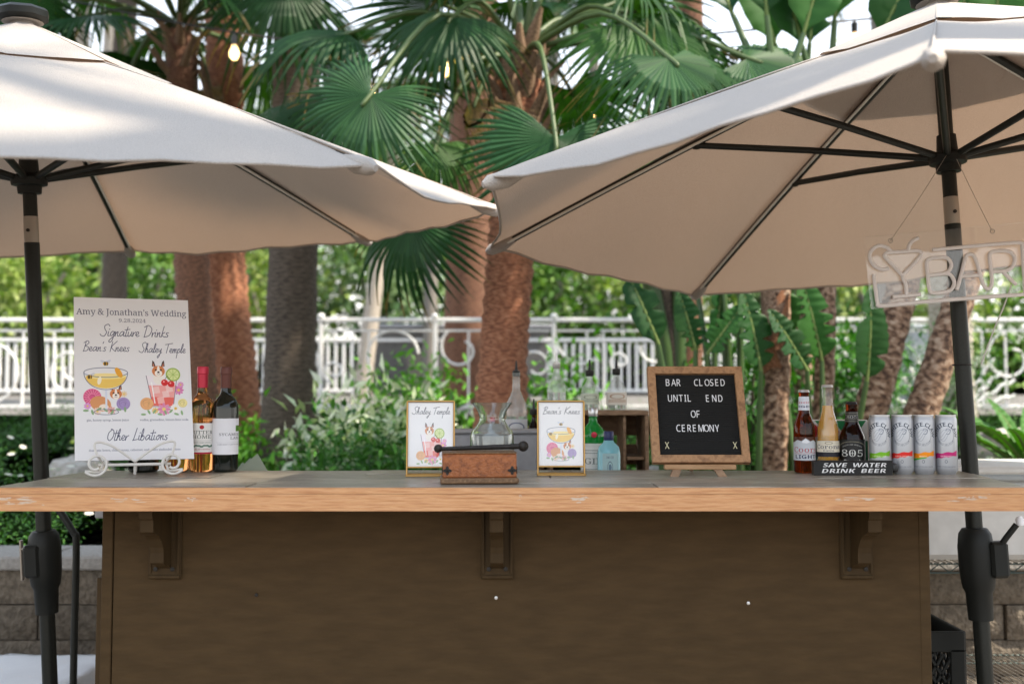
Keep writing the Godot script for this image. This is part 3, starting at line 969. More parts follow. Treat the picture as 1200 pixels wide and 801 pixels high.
# ------------------------------------------------------------------ umbrellas
func umbrella(mid: Vector3, axis: Vector3, rim: Array, rise: float, label: String, right: bool) -> void:
	axis = axis.normalized()
	var foot := mid - axis * (mid.y / axis.y)
	var u := thing("market_umbrella", label, "umbrella", foot, 0, "market umbrellas over the bar")
	var apex := mid + axis * rise - foot
	var hubp := mid + axis * (.16 if right else .12) - foot
	var rp := []
	for p in rim: rp.append(p - foot)
	var rib := func(k: int, t: float) -> Vector3:
		var p: Vector3 = apex.lerp(rp[k % 8], t)
		return p + axis * (.012 * sin(PI * t))
	# canopy: eight cloth panels, pulled in a little between the ribs
	for k in 8:
		var b := MB.new()
		var pts := []
		for r in 15:
			var t := lerpf(.035, 1.0, r / 14.0)
			for c in 11:
				var f := c / 10.0
				var p: Vector3 = rib.call(k, t).lerp(rib.call(k + 1, t), f)
				var s := sin(PI * f)
				p += (apex - axis * rise - p) * (.022 * s * pow(t, 3.0))      # hem curves in
				p -= axis * (.022 * s * t)                                     # cloth hangs slightly
				p += axis * (.006 * sin(f * 9.0 + k * 2.0 + t * 7.0) * t + .004 * sin(f * 31.0 + k) * pow(t, 6.0) + .004 * sin(t * 23.0 + k) * pow(absf(f - .5) * 2.0, 4.0) * t * sin(PI * f) * 4.0)      # ripples and puckers
				pts.append(p)
		b.grid(pts, 11)
		part("canopy_panel", b.mesh(), M.fabric, u)
		# hem fold
		b = MB.new()
		var hm := []
		for c in 11: hm.append(pts[14 * 11 + c] - axis * .003)
		b.tube(hm, .0038, 6)
		part("hem", b.mesh(), M.fabric, u)
		b = MB.new()
		var sm := []
		for r in 10: sm.append(rib.call(k, lerpf(.06, .995, r / 9.0)) + axis * .0015)
		b.tube(sm, .0028, 6)
		part("seam", b.mesh(), M.fabric, u)
		# rib with light lower edge
		b = MB.new()
		var rr := []
		for r in 8: rr.append(rib.call(k, lerpf(.02, .985, r / 7.0)) - axis * .016)
		b.tube(rr, .0115, 8)
		var ro := part("rib", b.mesh(), M.bronze, u)
		b = MB.new()
		var re := []
		var side: Vector3 = axis.cross(rp[k] - apex).normalized() * (-.011 if not right else .011)
		for r in 8: re.append(rib.call(k, lerpf(.03, .97, r / 7.0)) - axis * .0225 + side)
		b.tube(re, .0045, 6)
		part("rib_edge", b.mesh(), M.rib_edge, ro)
		# pocket at the rim
		b = MB.new()
		b.tube([rib.call(k, .94) - axis * .018, rib.call(k, .97) - axis * .018, rib.call(k, 1.0) - axis * .012, rib.call(k, 1.012) - axis * .01], [.012, .022, .02, .008], 8)
		part("rib_pocket", b.mesh(), M.fabric, u)
		# strut from the runner to the rib
		b = MB.new()
		var out: Vector3 = (rp[k] - (mid - foot)).normalized()
		var s0 := hubp + out * .035 - axis * .005
		var s1: Vector3 = rib.call(k, .5) - axis * .024
		b.tube([s0, s0.lerp(s1, .5) + axis * .004, s1], .0105, 8)
		var so := part("strut", b.mesh(), M.bronze, u)
		b = MB.new()
		b.lathe([Vector2(0, -.014), Vector2(.011, -.012), Vector2(.013, 0), Vector2(.011, .012), Vector2(0, .014)], 10, s1)
		part("joint", b.mesh(), M.bronze, so)
	# vent flap on top, its edge lifted
	var vb := MB.new()
	var vp := []
	for r in 7:
		var t := lerpf(.02, .3, r / 6.0)
		for c in 33:
			var k := c / 4
			var f := (c % 4) / 4.0
			var p: Vector3 = rib.call(k % 8, t).lerp(rib.call((k + 1) % 8, t), f)
			p += axis * (lerpf(.05, .010, r / 6.0) + .003 * sin(c * 1.9) * r / 6.0 - .010 * sin(PI * f) * r / 6.0)
			vp.append(p)
	vb.grid(vp, 33)
	part("vent_flap", vb.mesh(), M.fabric, u)
	# finial: an eight sided cap
	var along := Basis(Quaternion(Vector3.UP, axis))
	var fb := MB.new()
	fb.lathe([Vector2(0, .0), Vector2(.06, .0), Vector2(.078, .012), Vector2(.08, .03), Vector2(.07, .04), Vector2(0, .046)], 8)
	var fo := part("finial", fb.mesh(), M.black_plastic, u, apex + axis * .045)
	fo.basis = along
	fb = MB.new()
	fb.lathe([Vector2(.034, -.04), Vector2(.034, .0), Vector2(.06, .002)], 16)
	fo = part("finial_neck", fb.mesh(), M.fabric, u, apex + axis * .042)
	fo.basis = along
	# pole in two lengths with a steel joint
	var jt := mid - foot + axis * (.035 if right else .0)
	var jb := jt - axis * .08
	var pole := MB.new()
	pole.tube([apex + axis * .04, jt], .0205, 20)
	part("upper_pole", pole.mesh(), M.bronze, u)
	pole = MB.new()
	pole.tube([jt, jb], .0215, 20)
	var js := part("pole_joint", pole.mesh(), M.steel, u)
	pole = MB.new()
	pole.tube([jt - axis * .045 + Vector3(0, 0, .02), jt - axis * .045 + Vector3(0, 0, .024)], .0055, 10)
	part("snap_button", pole.mesh(), M.iron, js)
	pole = MB.new()
	pole.tube([jb, axis * .05], .0225, 20)
	part("lower_pole", pole.mesh(), M.bronze, u)
	# runner hub
	pole = MB.new()
	pole.lathe([Vector2(.021, -.05), Vector2(.034, -.05), Vector2(.036, -.028), Vector2(.052, -.024), Vector2(.054, -.004), Vector2(.046, .006), Vector2(.03, .012), Vector2(.027, .06), Vector2(.021, .062)], 20)
	var ho := part("runner_hub", pole.mesh(), M.black_plastic, u, hubp)
	ho.basis = along
	pole = MB.new()
	pole.lathe([Vector2(.021, -.03), Vector2(.04, -.026), Vector2(.042, .02), Vector2(.021, .03)], 20)
	ho = part("top_hub", pole.mesh(), M.black_plastic, u, apex - axis * .03)
	ho.basis = along
	# crank housing
	var cy := .80 if right else .76
	pole = MB.new()
	pole.lathe([Vector2(.024, -.15), Vector2(.033, -.15), Vector2(.036, -.075), Vector2(.043, -.06), Vector2(.048, -.02), Vector2(.049, .05), Vector2(.044, .09), Vector2(.034, .105), Vector2(.024, .107)], 24)
	ho = part("crank_housing", pole.mesh(), M.black_plastic, u, axis * (cy / axis.y))
	ho.basis = along
	pole = MB.new()
	pole.box(Vector3(.045 if right else -.02, .02, .03 if right else .03), Vector3(.05, .1, .05), .008)
	part("gear_box", pole.mesh(), M.black_plastic, ho)
	pole = MB.new()
	if right:
		pole.tube([Vector3(.05, .055, .04), Vector3(.064, .08, .05), Vector3(.092, .118, .06)], .0085, 10)
		part("crank_handle", pole.mesh(), M.black_plastic, ho)
		pole = MB.new()
		pole.lathe([Vector2(0, -.012), Vector2(.01, -.01), Vector2(.011, .006), Vector2(.006, .014), Vector2(0, .015)], 12, Vector3(.1, .126, .063))
		part("crank_knob", pole.mesh(), M.letter_white, ho)
	else:
		pole.box(Vector3(-.062, .02, .02), Vector3(.008, .125, .014), .003)
		part("crank_handle", pole.mesh(), M.steel, ho)
		pole = MB.new()
		pole.tube([Vector3(-.04, .055, .02), Vector3(-.066, .055, .02)], .006, 8)
		part("crank_axle", pole.mesh(), M.steel, ho)
	# foot
	pole = MB.new()
	pole.lathe([Vector2(0, .0), Vector2(.24, .0), Vector2(.24, .035), Vector2(.2, .055), Vector2(.05, .075), Vector2(.034, .09), Vector2(.034, .28), Vector2(.024, .285)], 32, Vector3(0, .005, 0))
	part("base", pole.mesh(), M.black_plastic, u)


# ------------------------------------------------------------------ palms
# fan blade: hub at the origin, middle segment along +y, upper side +z
func fan_blade(sd: int, rad: float, span: float, nseg: int, droop: float, tone: Color, vary := .25, split := .55) -> ArrayMesh:
	var r := RandomNumberGenerator.new()
	r.seed = sd
	var b := MB.new()
	for s in nseg:
		var f := (s + .5) / nseg
		var a := (f - .5) * span
		var half := span / nseg * .5
		var len := rad * (1.0 - .34 * pow(absf(f - .5) * 2.0, 2.2)) * r.randf_range(.92, 1.05)
		var dr := droop * r.randf_range(.6, 1.35)
		var side := r.randf_range(-.12, .12)
		var cv := r.randf_range(-vary, vary)
		b.tint = Color(tone.r * (1 + cv), tone.g * (1 + cv * .8), tone.b * (1 + cv * .6))
		var dry := r.randf() < .3
		var green := b.tint
		var rows := []
		var ts := [.02, .2, .4, split, .68, .8, .91, 1.0]
		for t in ts:
			var rr: float = len * t
			var w: float = half if t <= split else half * (1.0 - pow((t - split) / (1.0 - split), 1.35)) * split / t
			var fold: float = rr * half * .55 * (1.0 if t <= split else .75)
			var aa: float = a + side * maxf(0.0, t - split)
			var z: float = -dr * rad * pow(maxf(0.0, t - .35) / .65, 2.0) - .10 * rad * t * pow(absf(f - .5) * 2.0, 2.0)
			var y_drop: float = 0.0
			rows.append([Vector3(sin(aa - w) * rr, cos(aa - w) * rr - y_drop, z), Vector3(sin(aa) * rr, cos(aa) * rr - y_drop, z + fold), Vector3(sin(aa + w) * rr, cos(aa + w) * rr - y_drop, z)])
		for k in rows.size() - 1:
			for h in 2:
				var p0: Vector3 = rows[k][h]
				var p1: Vector3 = rows[k][h + 1]
				var p2: Vector3 = rows[k + 1][h + 1]
				var p3: Vector3 = rows[k + 1][h]
				var nn := (p2 - p0).cross(p3 - p1)
				if nn.length() < 1e-12: nn = Vector3(0, 0, 1)
				nn = nn.normalized()
				if nn.z < 0: nn = -nn
				b.tint = Color(.22, .15, .06) if dry and k >= rows.size() - 2 else green
				var q := b.vert(p0, nn); b.vert(p1, nn)
				b.tint = Color(.24, .17, .07) if dry and k >= rows.size() - 3 else green
				b.vert(p2, nn); b.vert(p3, nn)
				b.face(q, q + 1, q + 2); b.face(q, q + 2, q + 3)
	return b.mesh(true)


func leaf_basis(axis: Vector3, normal: Vector3) -> Basis:
	var y := axis.normalized()
	var z := (normal - y * normal.dot(y)).normalized()
	return Basis(y.cross(z), y, z)


# one frond: blade with its stalk from the crown
func frond(tree: Node3D, from: Vector3, hub: Vector3, axis: Vector3, normal: Vector3, blade: Mesh, size := 1.0, sag := .12, thick := .012) -> void:
	var o := part("frond", blade, M.leaf, tree, hub)
	o.basis = leaf_basis(axis, normal).scaled(Vector3.ONE * size)
	var b := MB.new()
	var mid := from.lerp(hub, .55) + Vector3.UP * sag
	var pts := curve([from, mid, hub, hub + axis.normalized() * .06 * size], 5)
	var inv := o.transform.affine_inverse()
	var loc := []
	var rad := []
	for k in pts.size():
		loc.append(inv * pts[k]); rad.append(lerpf(thick * 1.7, thick * .7, float(k) / pts.size()) / size)
	b.tube(loc, rad, 6)
	part("stalk", b.mesh(), M.petiole, o)


func trunk_mesh(path: Array, r0: float, r1: float, sd: int, ring := .075, bump := .035, flare := .25) -> Mesh:
	var pts := curve(path, 24 if path.size() < 4 else 14)
	var nz := FastNoiseLite.new()
	nz.seed = sd; nz.frequency = 1.0
	var total := 0.0
	for k in pts.size() - 1: total += pts[k].distance_to(pts[k + 1])
	var n := mini(int(total / (ring * .34)), 260)
	var cv := Curve3D.new()
	for p in pts: cv.add_point(p)
	var line := []
	var rad := []
	for k in n + 1:
		var s := total * k / n
		line.append(cv.sample_baked(s))
		var f := s / total
		var ph := s / ring + nz.get_noise_1d(s * 3.0) * .4
		var saw := fposmod(ph, 1.0)
		rad.append(lerpf(r0, r1, f) * (1.0 + bump * (saw - .5) * 2.0 + .05 * nz.get_noise_1d(s * 6.0 + 50.0) + flare * exp(-s * 4.5)))
	var b := MB.new()
	b.tube(line, rad, 22, true)
	# uneven round the trunk
	for k in b.v.size():
		var p := b.v[k]
		b.v[k] = p + b.n[k] * (.03 * r0 * nz.get_noise_3d(p.x * 9.0, p.y * 16.0, p.z * 9.0))
	return b.mesh()


var blades := []
var dead: Mesh
func random_crown(tree: Node3D, top: Vector3, n: int, reach: float, size: float, sd: int, low := -.6, skip = null) -> void:
	var r := RandomNumberGenerator.new()
	r.seed = sd
	for k in n:
		var az := TAU * (k * .381966 + r.randf_range(-.05, .05))
		var el := lerpf(1.2, low, pow((k + .5) / n, .8)) + r.randf_range(-.12, .12)
		var dir := Vector3(cos(az) * cos(el), sin(el), sin(az) * cos(el))
		var hub := top + dir * reach * r.randf_range(.8, 1.15) + Vector3.DOWN * .12
		if skip != null and skip.call(hub): continue
		var ax := (dir + Vector3.DOWN * r.randf_range(.25, .8)).normalized()
		var nm := (Vector3.UP * 1.2 + dir * .4 + Vector3(r.randf_range(-.4, .4), 0, r.randf_range(-.4, .4))).normalized()
		if absf(nm.dot(ax)) > .93: nm = Vector3(dir.x, .2, dir.z)
		frond(tree, top + dir * .06, hub, ax, nm, blades[r.randi() % blades.size()], size * r.randf_range(.85, 1.12), .06)
	if dead == null: dead = fan_blade(9, .5, 3.0, 26, 1.1, Color(.26, .17, .085), .3, .35)
	for k in 2:
		var az := sd * 1.7 + k * 2.2
		var o := Vector3(cos(az), 0, sin(az))
		frond(tree, top + o * .05, top + o * .32 + Vector3.DOWN * .35, Vector3.DOWN + o * .15, o + Vector3.UP * .1, dead, size * .8, .1)


func build_palms() -> void:
	var dark := Color(.016, .055, .016)
	var mid := Color(.034, .1, .018)
	var blue := Color(.036, .1, .03)
	blades = [fan_blade(1, .62, 4.3, 38, .28, mid), fan_blade(2, .58, 3.8, 34, .45, dark), fan_blade(3, .66, 4.7, 42, .35, blue), fan_blade(4, .6, 3.4, 32, .6, Color(.05, .125, .028)), fan_blade(5, .56, 3.2, 30, .95, Color(.028, .075, .02), .35, .45), fan_blade(6, .6, 4.0, 36, .2, Color(.02, .06, .02))]
	# centre palm
	var c := Vector3(-.08, .62, -3.1)
	var p := thing("fan_palm", "fan palm with reddish trunk and low crown behind the centre of the bar", "palm tree", c, 0, "fan palms")
	part("trunk", trunk_mesh([Vector3.ZERO, Vector3(.03, .8, 0), Vector3(.09, 1.7, 0), Vector3(.13, 2.45, 0)], .145, .115, 7, .085, .08, .2), M.trunk_red, p)
	for k in 26:
		# old leaf bases at the top of the trunk
		var a := k * 2.4
		var y := 2.05 + .5 * k / 26.0
		var b := MB.new()
		var o := Vector3(cos(a), 0, sin(a))
		b.tube([Vector3(.12, y, 0) + o * .1, Vector3(.125, y + .1, 0) + o * .15, Vector3(.13, y + .2, 0) + o * (.2 + .05 * sin(k * 3.0))], [.05, .038, .012], 6, true, .5)
		part("leaf_base", b.mesh(), M.fibre, p)
	var top := Vector3(.136, 2.56, 0)
	var hero := func(hub_w: Vector3, axis: Vector3, nm: Vector3, blade: Mesh, size: float, sag := .12) -> void:
		frond(p, top + (hub_w - c - top).normalized() * .08, hub_w - c, axis, nm, blade, size, sag, .0105)
	var big := fan_blade(21, .54, 4.5, 44, .2, Color(.024, .078, .028), .2, .62)
	var big2 := fan_blade(22, .52, 5.0, 46, .3, Color(.032, .09, .034), .25, .5)
	var big3 := fan_blade(23, .55, 4.2, 40, .5, Color(.03, .085, .028), .25, .42)
	hero.call(Vector3(.205, 2.49, -2.35), Vector3(-.12, -1, .12), Vector3(.1, .25, 1), big, 1.0, .25)
	hero.call(Vector3(-.66, 2.68, -2.3), Vector3(-.5, -.75, .1), Vector3(-.05, .35, 1), big2, .95, .3)
	hero.call(Vector3(.72, 2.82, -2.2), Vector3(.3, -.55, .35), Vector3(.1, .8, .6), big3, 1.05, .2)
	hero.call(Vector3(-.52, 2.18, -2.75), Vector3(-.2, -1, .1), Vector3(-.3, .3, .9), blades[1], .85, .28)
	hero.call(Vector3(-.38, 2.55, -2.7), Vector3(.15, -.9, .15), Vector3(.2, .2, 1), blades[3], .6, .2)
	hero.call(Vector3(-1.05, 2.85, -3.1), Vector3(-.9, -.4, .1), Vector3(-.2, .6, .7), blades[1], 1.05, .15)
	hero.call(Vector3(-.85, 3.15, -2.8), Vector3(-1, -.1, .2), Vector3(0, .9, .5), blades[1], 1.0, .15)
	hero.call(Vector3(1.0, 2.95, -3.0), Vector3(.9, -.3, .1), Vector3(.1, .7, .7), blades[0], 1.0, .15)
	hero.call(Vector3(.8, 3.2, -3.2), Vector3(.9, .1, -.1), Vector3(0, .8, .6), blades[1], 1.0, .1)
	hero.call(Vector3(.15, 3.65, -3.0), Vector3(.1, .7, .6), Vector3(0, -.3, 1), blades[0], .9, .02)
	hero.call(Vector3(-.4, 3.5, -3.3), Vector3(-.5, .6, .1), Vector3(.2, .2, 1), blades[2], .9, .02)
	hero.call(Vector3(.6, 3.55, -3.4), Vector3(.6, .5, -.1), Vector3(-.2, .2, 1), blades[2], .9, .02)
	hero.call(Vector3(1.15, 2.92, -2.5), Vector3(.9, -.35, .2), Vector3(.1, .7, .7), big3, 1.1, .15)
	hero.call(Vector3(1.35, 3.12, -3.1), Vector3(1, -.2, 0), Vector3(0, .7, .7), blades[3], 1.15, .12)
	hero.call(Vector3(.62, 3.12, -2.6), Vector3(.4, -.6, .4), Vector3(.1, .6, .8), blades[0], .95, .15)
	hero.call(Vector3(-.3, 3.2, -2.7), Vector3(-.3, -.6, .4), Vector3(-.1, .6, .8), blades[1], .95, .15)
	random_crown(p, top, 14, .75, .95, 31, .0, func(h): return h.z > .35 and h.y < 2.9)
	# thick dark palm, left of centre
	p = thing("fan_palm", "thick straight dark grey palm trunk left of the carafe", "palm tree", Vector3(-1.43, .68, -4.1), 0, "fan palms")
	part("trunk", trunk_mesh([Vector3.ZERO, Vector3(.03, 1.4, 0), Vector3(.04, 2.8, 0), Vector3(.06, 4.6, 0)], .165, .14, 17, .03, .012, .35), M.trunk_dark, p)
	random_crown(p, Vector3(.06, 4.65, 0), 13, .9, 1.1, 33, -.5)
	# left palm pair
	p = thing("fan_palm", "palm with brown trunk and frayed crown above the left umbrella", "palm tree", Vector3(-2.12, .76, -4.6), 0, "fan palms")
	part("trunk", trunk_mesh([Vector3.ZERO, Vector3(-.06, 1.1, 0), Vector3(-.15, 2.2, 0), Vector3(-.2, 3.05, 0)], .14, .09, 27, .08, .08, .3), M.trunk_brown, p)
	for k in 18:
		var a := k * 2.4
		var y := 2.72 + .34 * k / 18.0
		var b := MB.new()
		var o := Vector3(cos(a), 0, sin(a))
		var e := -.25 if k % 5 == 0 else .16
		b.tube([Vector3(-.19, y, 0) + o * .07, Vector3(-.19, y + .06, 0) + o * .14, Vector3(-.19, y + e, 0) + o * (.22 + .04 * sin(k * 3.0))], [.04, .03, .012], 6, true, .5)
		part("leaf_base", b.mesh(), M.fibre, p)
	random_crown(p, Vector3(-.2, 3.1, 0), 16, .85, 1.05, 35, -.25)
	frond(p, Vector3(-.25, 3.1, .05), Vector3(-.95, 2.98, .9), Vector3(-.1, -.8, .2), Vector3(.35, .35, .85), blades[1], 1.15, .2)
	frond(p, Vector3(-.15, 3.1, .05), Vector3(.75, 3.05, .9), Vector3(-.75, -.65, .2), Vector3(.1, .3, .9), blades[1], 1.2, .2)
	p = thing("fan_palm", "reddish palm trunk close beside the brown one, sun on its foot", "palm tree", Vector3(-1.98, .83, -5.1), 0, "fan palms")
	part("trunk", trunk_mesh([Vector3.ZERO, Vector3(-.06, .7, 0), Vector3(-.14, 1.5, 0), Vector3(-.2, 3.4, -.1), Vector3(-.3, 5.2, -.2)], .165, .12, 37, .07, .06, .3), M.trunk_red, p)
	random_crown(p, Vector3(-.3, 5.25, -.2), 12, .9, 1.1, 37, -.5)
	# big tall palm behind
	p = thing("fan_palm", "massive tall brown trunk standing behind the railing left of the centre palm", "palm tree", Vector3(-.48, 1.12, -8.7), 0, "fan palms")
	part("trunk", trunk_mesh([Vector3.ZERO, Vector3(.02, 2, 0), Vector3(.08, 4.5, 0), Vector3(.1, 8.5, 0)], .27, .22, 47, .08, .02, .2), M.trunk_brown, p)
	random_crown(p, Vector3(.1, 8.6, 0), 13, 1.1, 1.4, 39, -.5)
	p = thing("fan_palm", "dark grey palm trunk behind the top edge of the drinks poster", "palm tree", Vector3(-4.68, 1.14, -9.6), 0, "fan palms")
	part("trunk", trunk_mesh([Vector3.ZERO, Vector3(0, 2, 0), Vector3(.05, 4, 0), Vector3(.1, 6.5, 0)], .15, .12, 57, .08, .02, .2), M.trunk_dark, p)
	random_crown(p, Vector3(.1, 6.6, 0), 11, 1.0, 1.3, 41, -.6)
	# pale far trunks
	var far := [[-10.1, -19.0, 12.0, .22, 0.1, "pale smooth palm trunk at the top left corner"], [-9.35, -19.6, 12.5, .16, -.1, "second pale palm trunk from the top left corner"], [-8.6, -19.4, 12.2, .26, .05, "widest pale trunk above the left umbrella's top"],
		[-2.1, -11.9, 4.4, .1, .5, "pale leaning trunk between the umbrellas, beyond the railing"], [-1.35, -14.2, 3.3, .1, .05, "small brown palm far behind, between the umbrellas"], [.95, -21.0, 9.0, .14, .0, "thin grey trunk far behind, right of the centre palm"], [1.9, -22.0, 9.5, .13, .1, "second thin grey trunk far behind the right umbrella's low corner"],
		[3.85, -6.6, 6.5, .16, .1, "pale brown palm trunk left of the right umbrella's top"], [5.3, -12.0, 7.0, .15, 0.0, "far palm trunk right of the neon sign"]]
	for k in far.size():
		var f = far[k]
		var y := ground_y(f[0], f[1])
		p = thing("fan_palm", f[5], "palm tree", Vector3(f[0], y, f[1]), 0, "distant palms")
		part("trunk", trunk_mesh([Vector3.ZERO, Vector3(f[4] * .4, f[2] * .4, 0), Vector3(f[4], f[2], 0)], f[3] * 1.15, f[3], 60 + k, .1, .02, .2), M.trunk_pale if k in [0, 1, 2, 3, 7] else M.trunk_grey, p)
		random_crown(p, Vector3(f[4], f[2], 0), 9, .8 if k != 4 else .5, 1.2 if k != 4 else .8, 70 + k, -1.0)
	# palms out of the frame to the right whose crowns shade the umbrellas
	# [x, z, height, label, fronds, reach, size]
	for q in [[3.5, 1.0, 8.7, "tall fan palm to the right of the bar, outside the photo", 13, 1.2, 1.2], [5.3, 1.2, 8.7, "slender palm with a compact crown, outside the photo on the right", 16, .42, .62], [1.2, -4.75, 5.0, "slender palm trunk behind the letter board and olive stalks", 17, 1.1, 1.15]]:
		var y := ground_y(q[0], q[1])
		p = thing("fan_palm", q[3], "palm tree", Vector3(q[0], y, q[1]), 0, "fan palms")
		part("trunk", trunk_mesh([Vector3.ZERO, Vector3(.05, 3, 0), Vector3(0, q[2], 0)], .12, .1, int(q[2] * 10 + q[0]), .06, .02, .2), M.trunk_brown, p)
		random_crown(p, Vector3(0, q[2] + .05, 0), q[4], q[5], q[6], int(q[2] * 7 + q[0]), -.2)


# ------------------------------------------------------------------ broad leaved stems on the right
func paddle_leaf(sd: int, len: float, wid: float, bend: float, tone: Color, tears := 3) -> Mesh:
	# base at the origin, midrib along +y, upper side +z
	var r := RandomNumberGenerator.new()
	r.seed = sd
	var b := MB.new()
	var rows := 22
	for side in [-1.0, 1.0]:
		var gaps := []
		for k in tears: gaps.append(r.randi_range(4, rows - 4))
		b.tint = tone * r.randf_range(.9, 1.1)
		var pts := []
		var cols := 5
		for k in rows:
			var t := k / float(rows - 1)
			var w := wid * .5 * pow(sin(PI * pow(clampf(t * .97 + .02, 0, 1), .8)), .62) * smoothstep(-.02, .16, t)
			var mid := Vector3(0, t * len, -bend * len * t * t)
			for c in cols:
				var f := c / float(cols - 1)
				var lift := .22 * w * sin(f * PI * .55) + .006 * sin(t * 60.0 + f * 2.0)
				if k in gaps and f > .4: w *= .72
				pts.append(mid + Vector3(side * w * f, -.1 * w * f, lift))
		var base := b.v.size()
		for k in rows:
			for c in cols:
				var px: Vector3 = pts[k * cols + mini(c + 1, cols - 1)] - pts[k * cols + maxi(c - 1, 0)]
				var py: Vector3 = pts[mini(k + 1, rows - 1) * cols + c] - pts[maxi(k - 1, 0) * cols + c]
				var nn = px.cross(py) * side
				b.vert(pts[k * cols + c], nn.normalized() if nn.length() > 1e-9 else Vector3(0, 0, 1), Vector2(c / 4.0, k / 21.0))
		for k in rows - 1:
			for c in cols - 1:
				var q := base + k * cols + c
				if side > 0:
					b.face(q, q + 1, q + cols + 1); b.face(q, q + cols + 1, q + cols)
				else:
					b.face(q, q + cols + 1, q + 1); b.face(q, q + cols, q + cols + 1)
	b.tint = Color(.16, .22, .07)
	var rib := []
	for k in 8: rib.append(Vector3(0, len * k / 7.5, -bend * len * pow(k / 7.5, 2) - .002))
	b.tube(rib, [.011, .01, .009, .008, .007, .005, .004, .002], 6)
	return b.mesh(true)


func stem_plant(label: String, base: Vector3, lean: Vector3, h: float, r: float, leaves: Array, sd: int, sheaths := 9) -> Node3D:
	var p := thing("bird_of_paradise_plant", label, "plant", base, 0, "broad leaved stems on the right")
	var top := lean * h
	part("trunk", trunk_mesh([Vector3.ZERO, top * .5 + Vector3(.02, 0, 0), top], r, r * .88, sd, .1, .06, .1), M.trunk_stem, p)
	var rr := RandomNumberGenerator.new()
	rr.seed = sd
	var d := top.normalized()
	for k in sheaths:
		# dry leaf sheaths clasp the trunk and peel off
		var f := lerpf(.34 if sheaths > 8 else .74, .98, float(k) / sheaths)
		var a0 := (k % 2) * PI + rr.randf_range(-.5, .5)
		var b := MB.new()
		var x := d.cross(Vector3(0, 0, 1)).normalized()
		var y := d.cross(x)
		var rows := 6
		var cols := 9
		var pts := []
		var hh := rr.randf_range(.16, .26)
		for q in rows:
			var t := q / float(rows - 1)
			for c in cols:
				var a := a0 + (c / float(cols - 1) - .5) * lerpf(4.2, 1.2, t)
				var e := r * (1.03 + .04 * (k % 3)) + (.012 + .008 * sin(k * 2.0)) * t * t * t
				pts.append(top * f + d * (t * hh + .02 * sin(c * 2.0 + k)) + (x * cos(a) + y * sin(a)) * e)
		b.grid(pts, cols)
		part("dry_sheath", b.mesh(), M.sheath if sheaths > 8 and k % 3 else M.trunk_stem, p)
	for l in leaves:
		# [stalk length, direction, leaf length, width, bend, tone]
		var o := part("leaf", paddle_leaf(rr.randi(), l[2], l[3], l[4], l[5]), M.leaf, p)
		var dir: Vector3 = l[1].normalized()
		var tip: Vector3 = top + dir * l[0] * 1.1
		o.position = tip
		var ax = (dir + l[6]).normalized() if l.size() > 6 else dir
		o.basis = leaf_basis(ax, l[7] if l.size() > 7 else Vector3(0, .4, 1))
		var b := MB.new()
		var inv := o.transform.affine_inverse()
		var pts := curve([top - d * .1, top.lerp(tip, .5) + Vector3(dir.x * -.02, 0, 0), tip], 5)
		var loc := []
		var rad := []
		for k in pts.size():
			loc.append(inv * pts[k]); rad.append(lerpf(.03, .012, float(k) / pts.size()))
		b.tube(loc, rad, 8)
		part("leaf_stalk", b.mesh(), M.stalk, o)
	return p


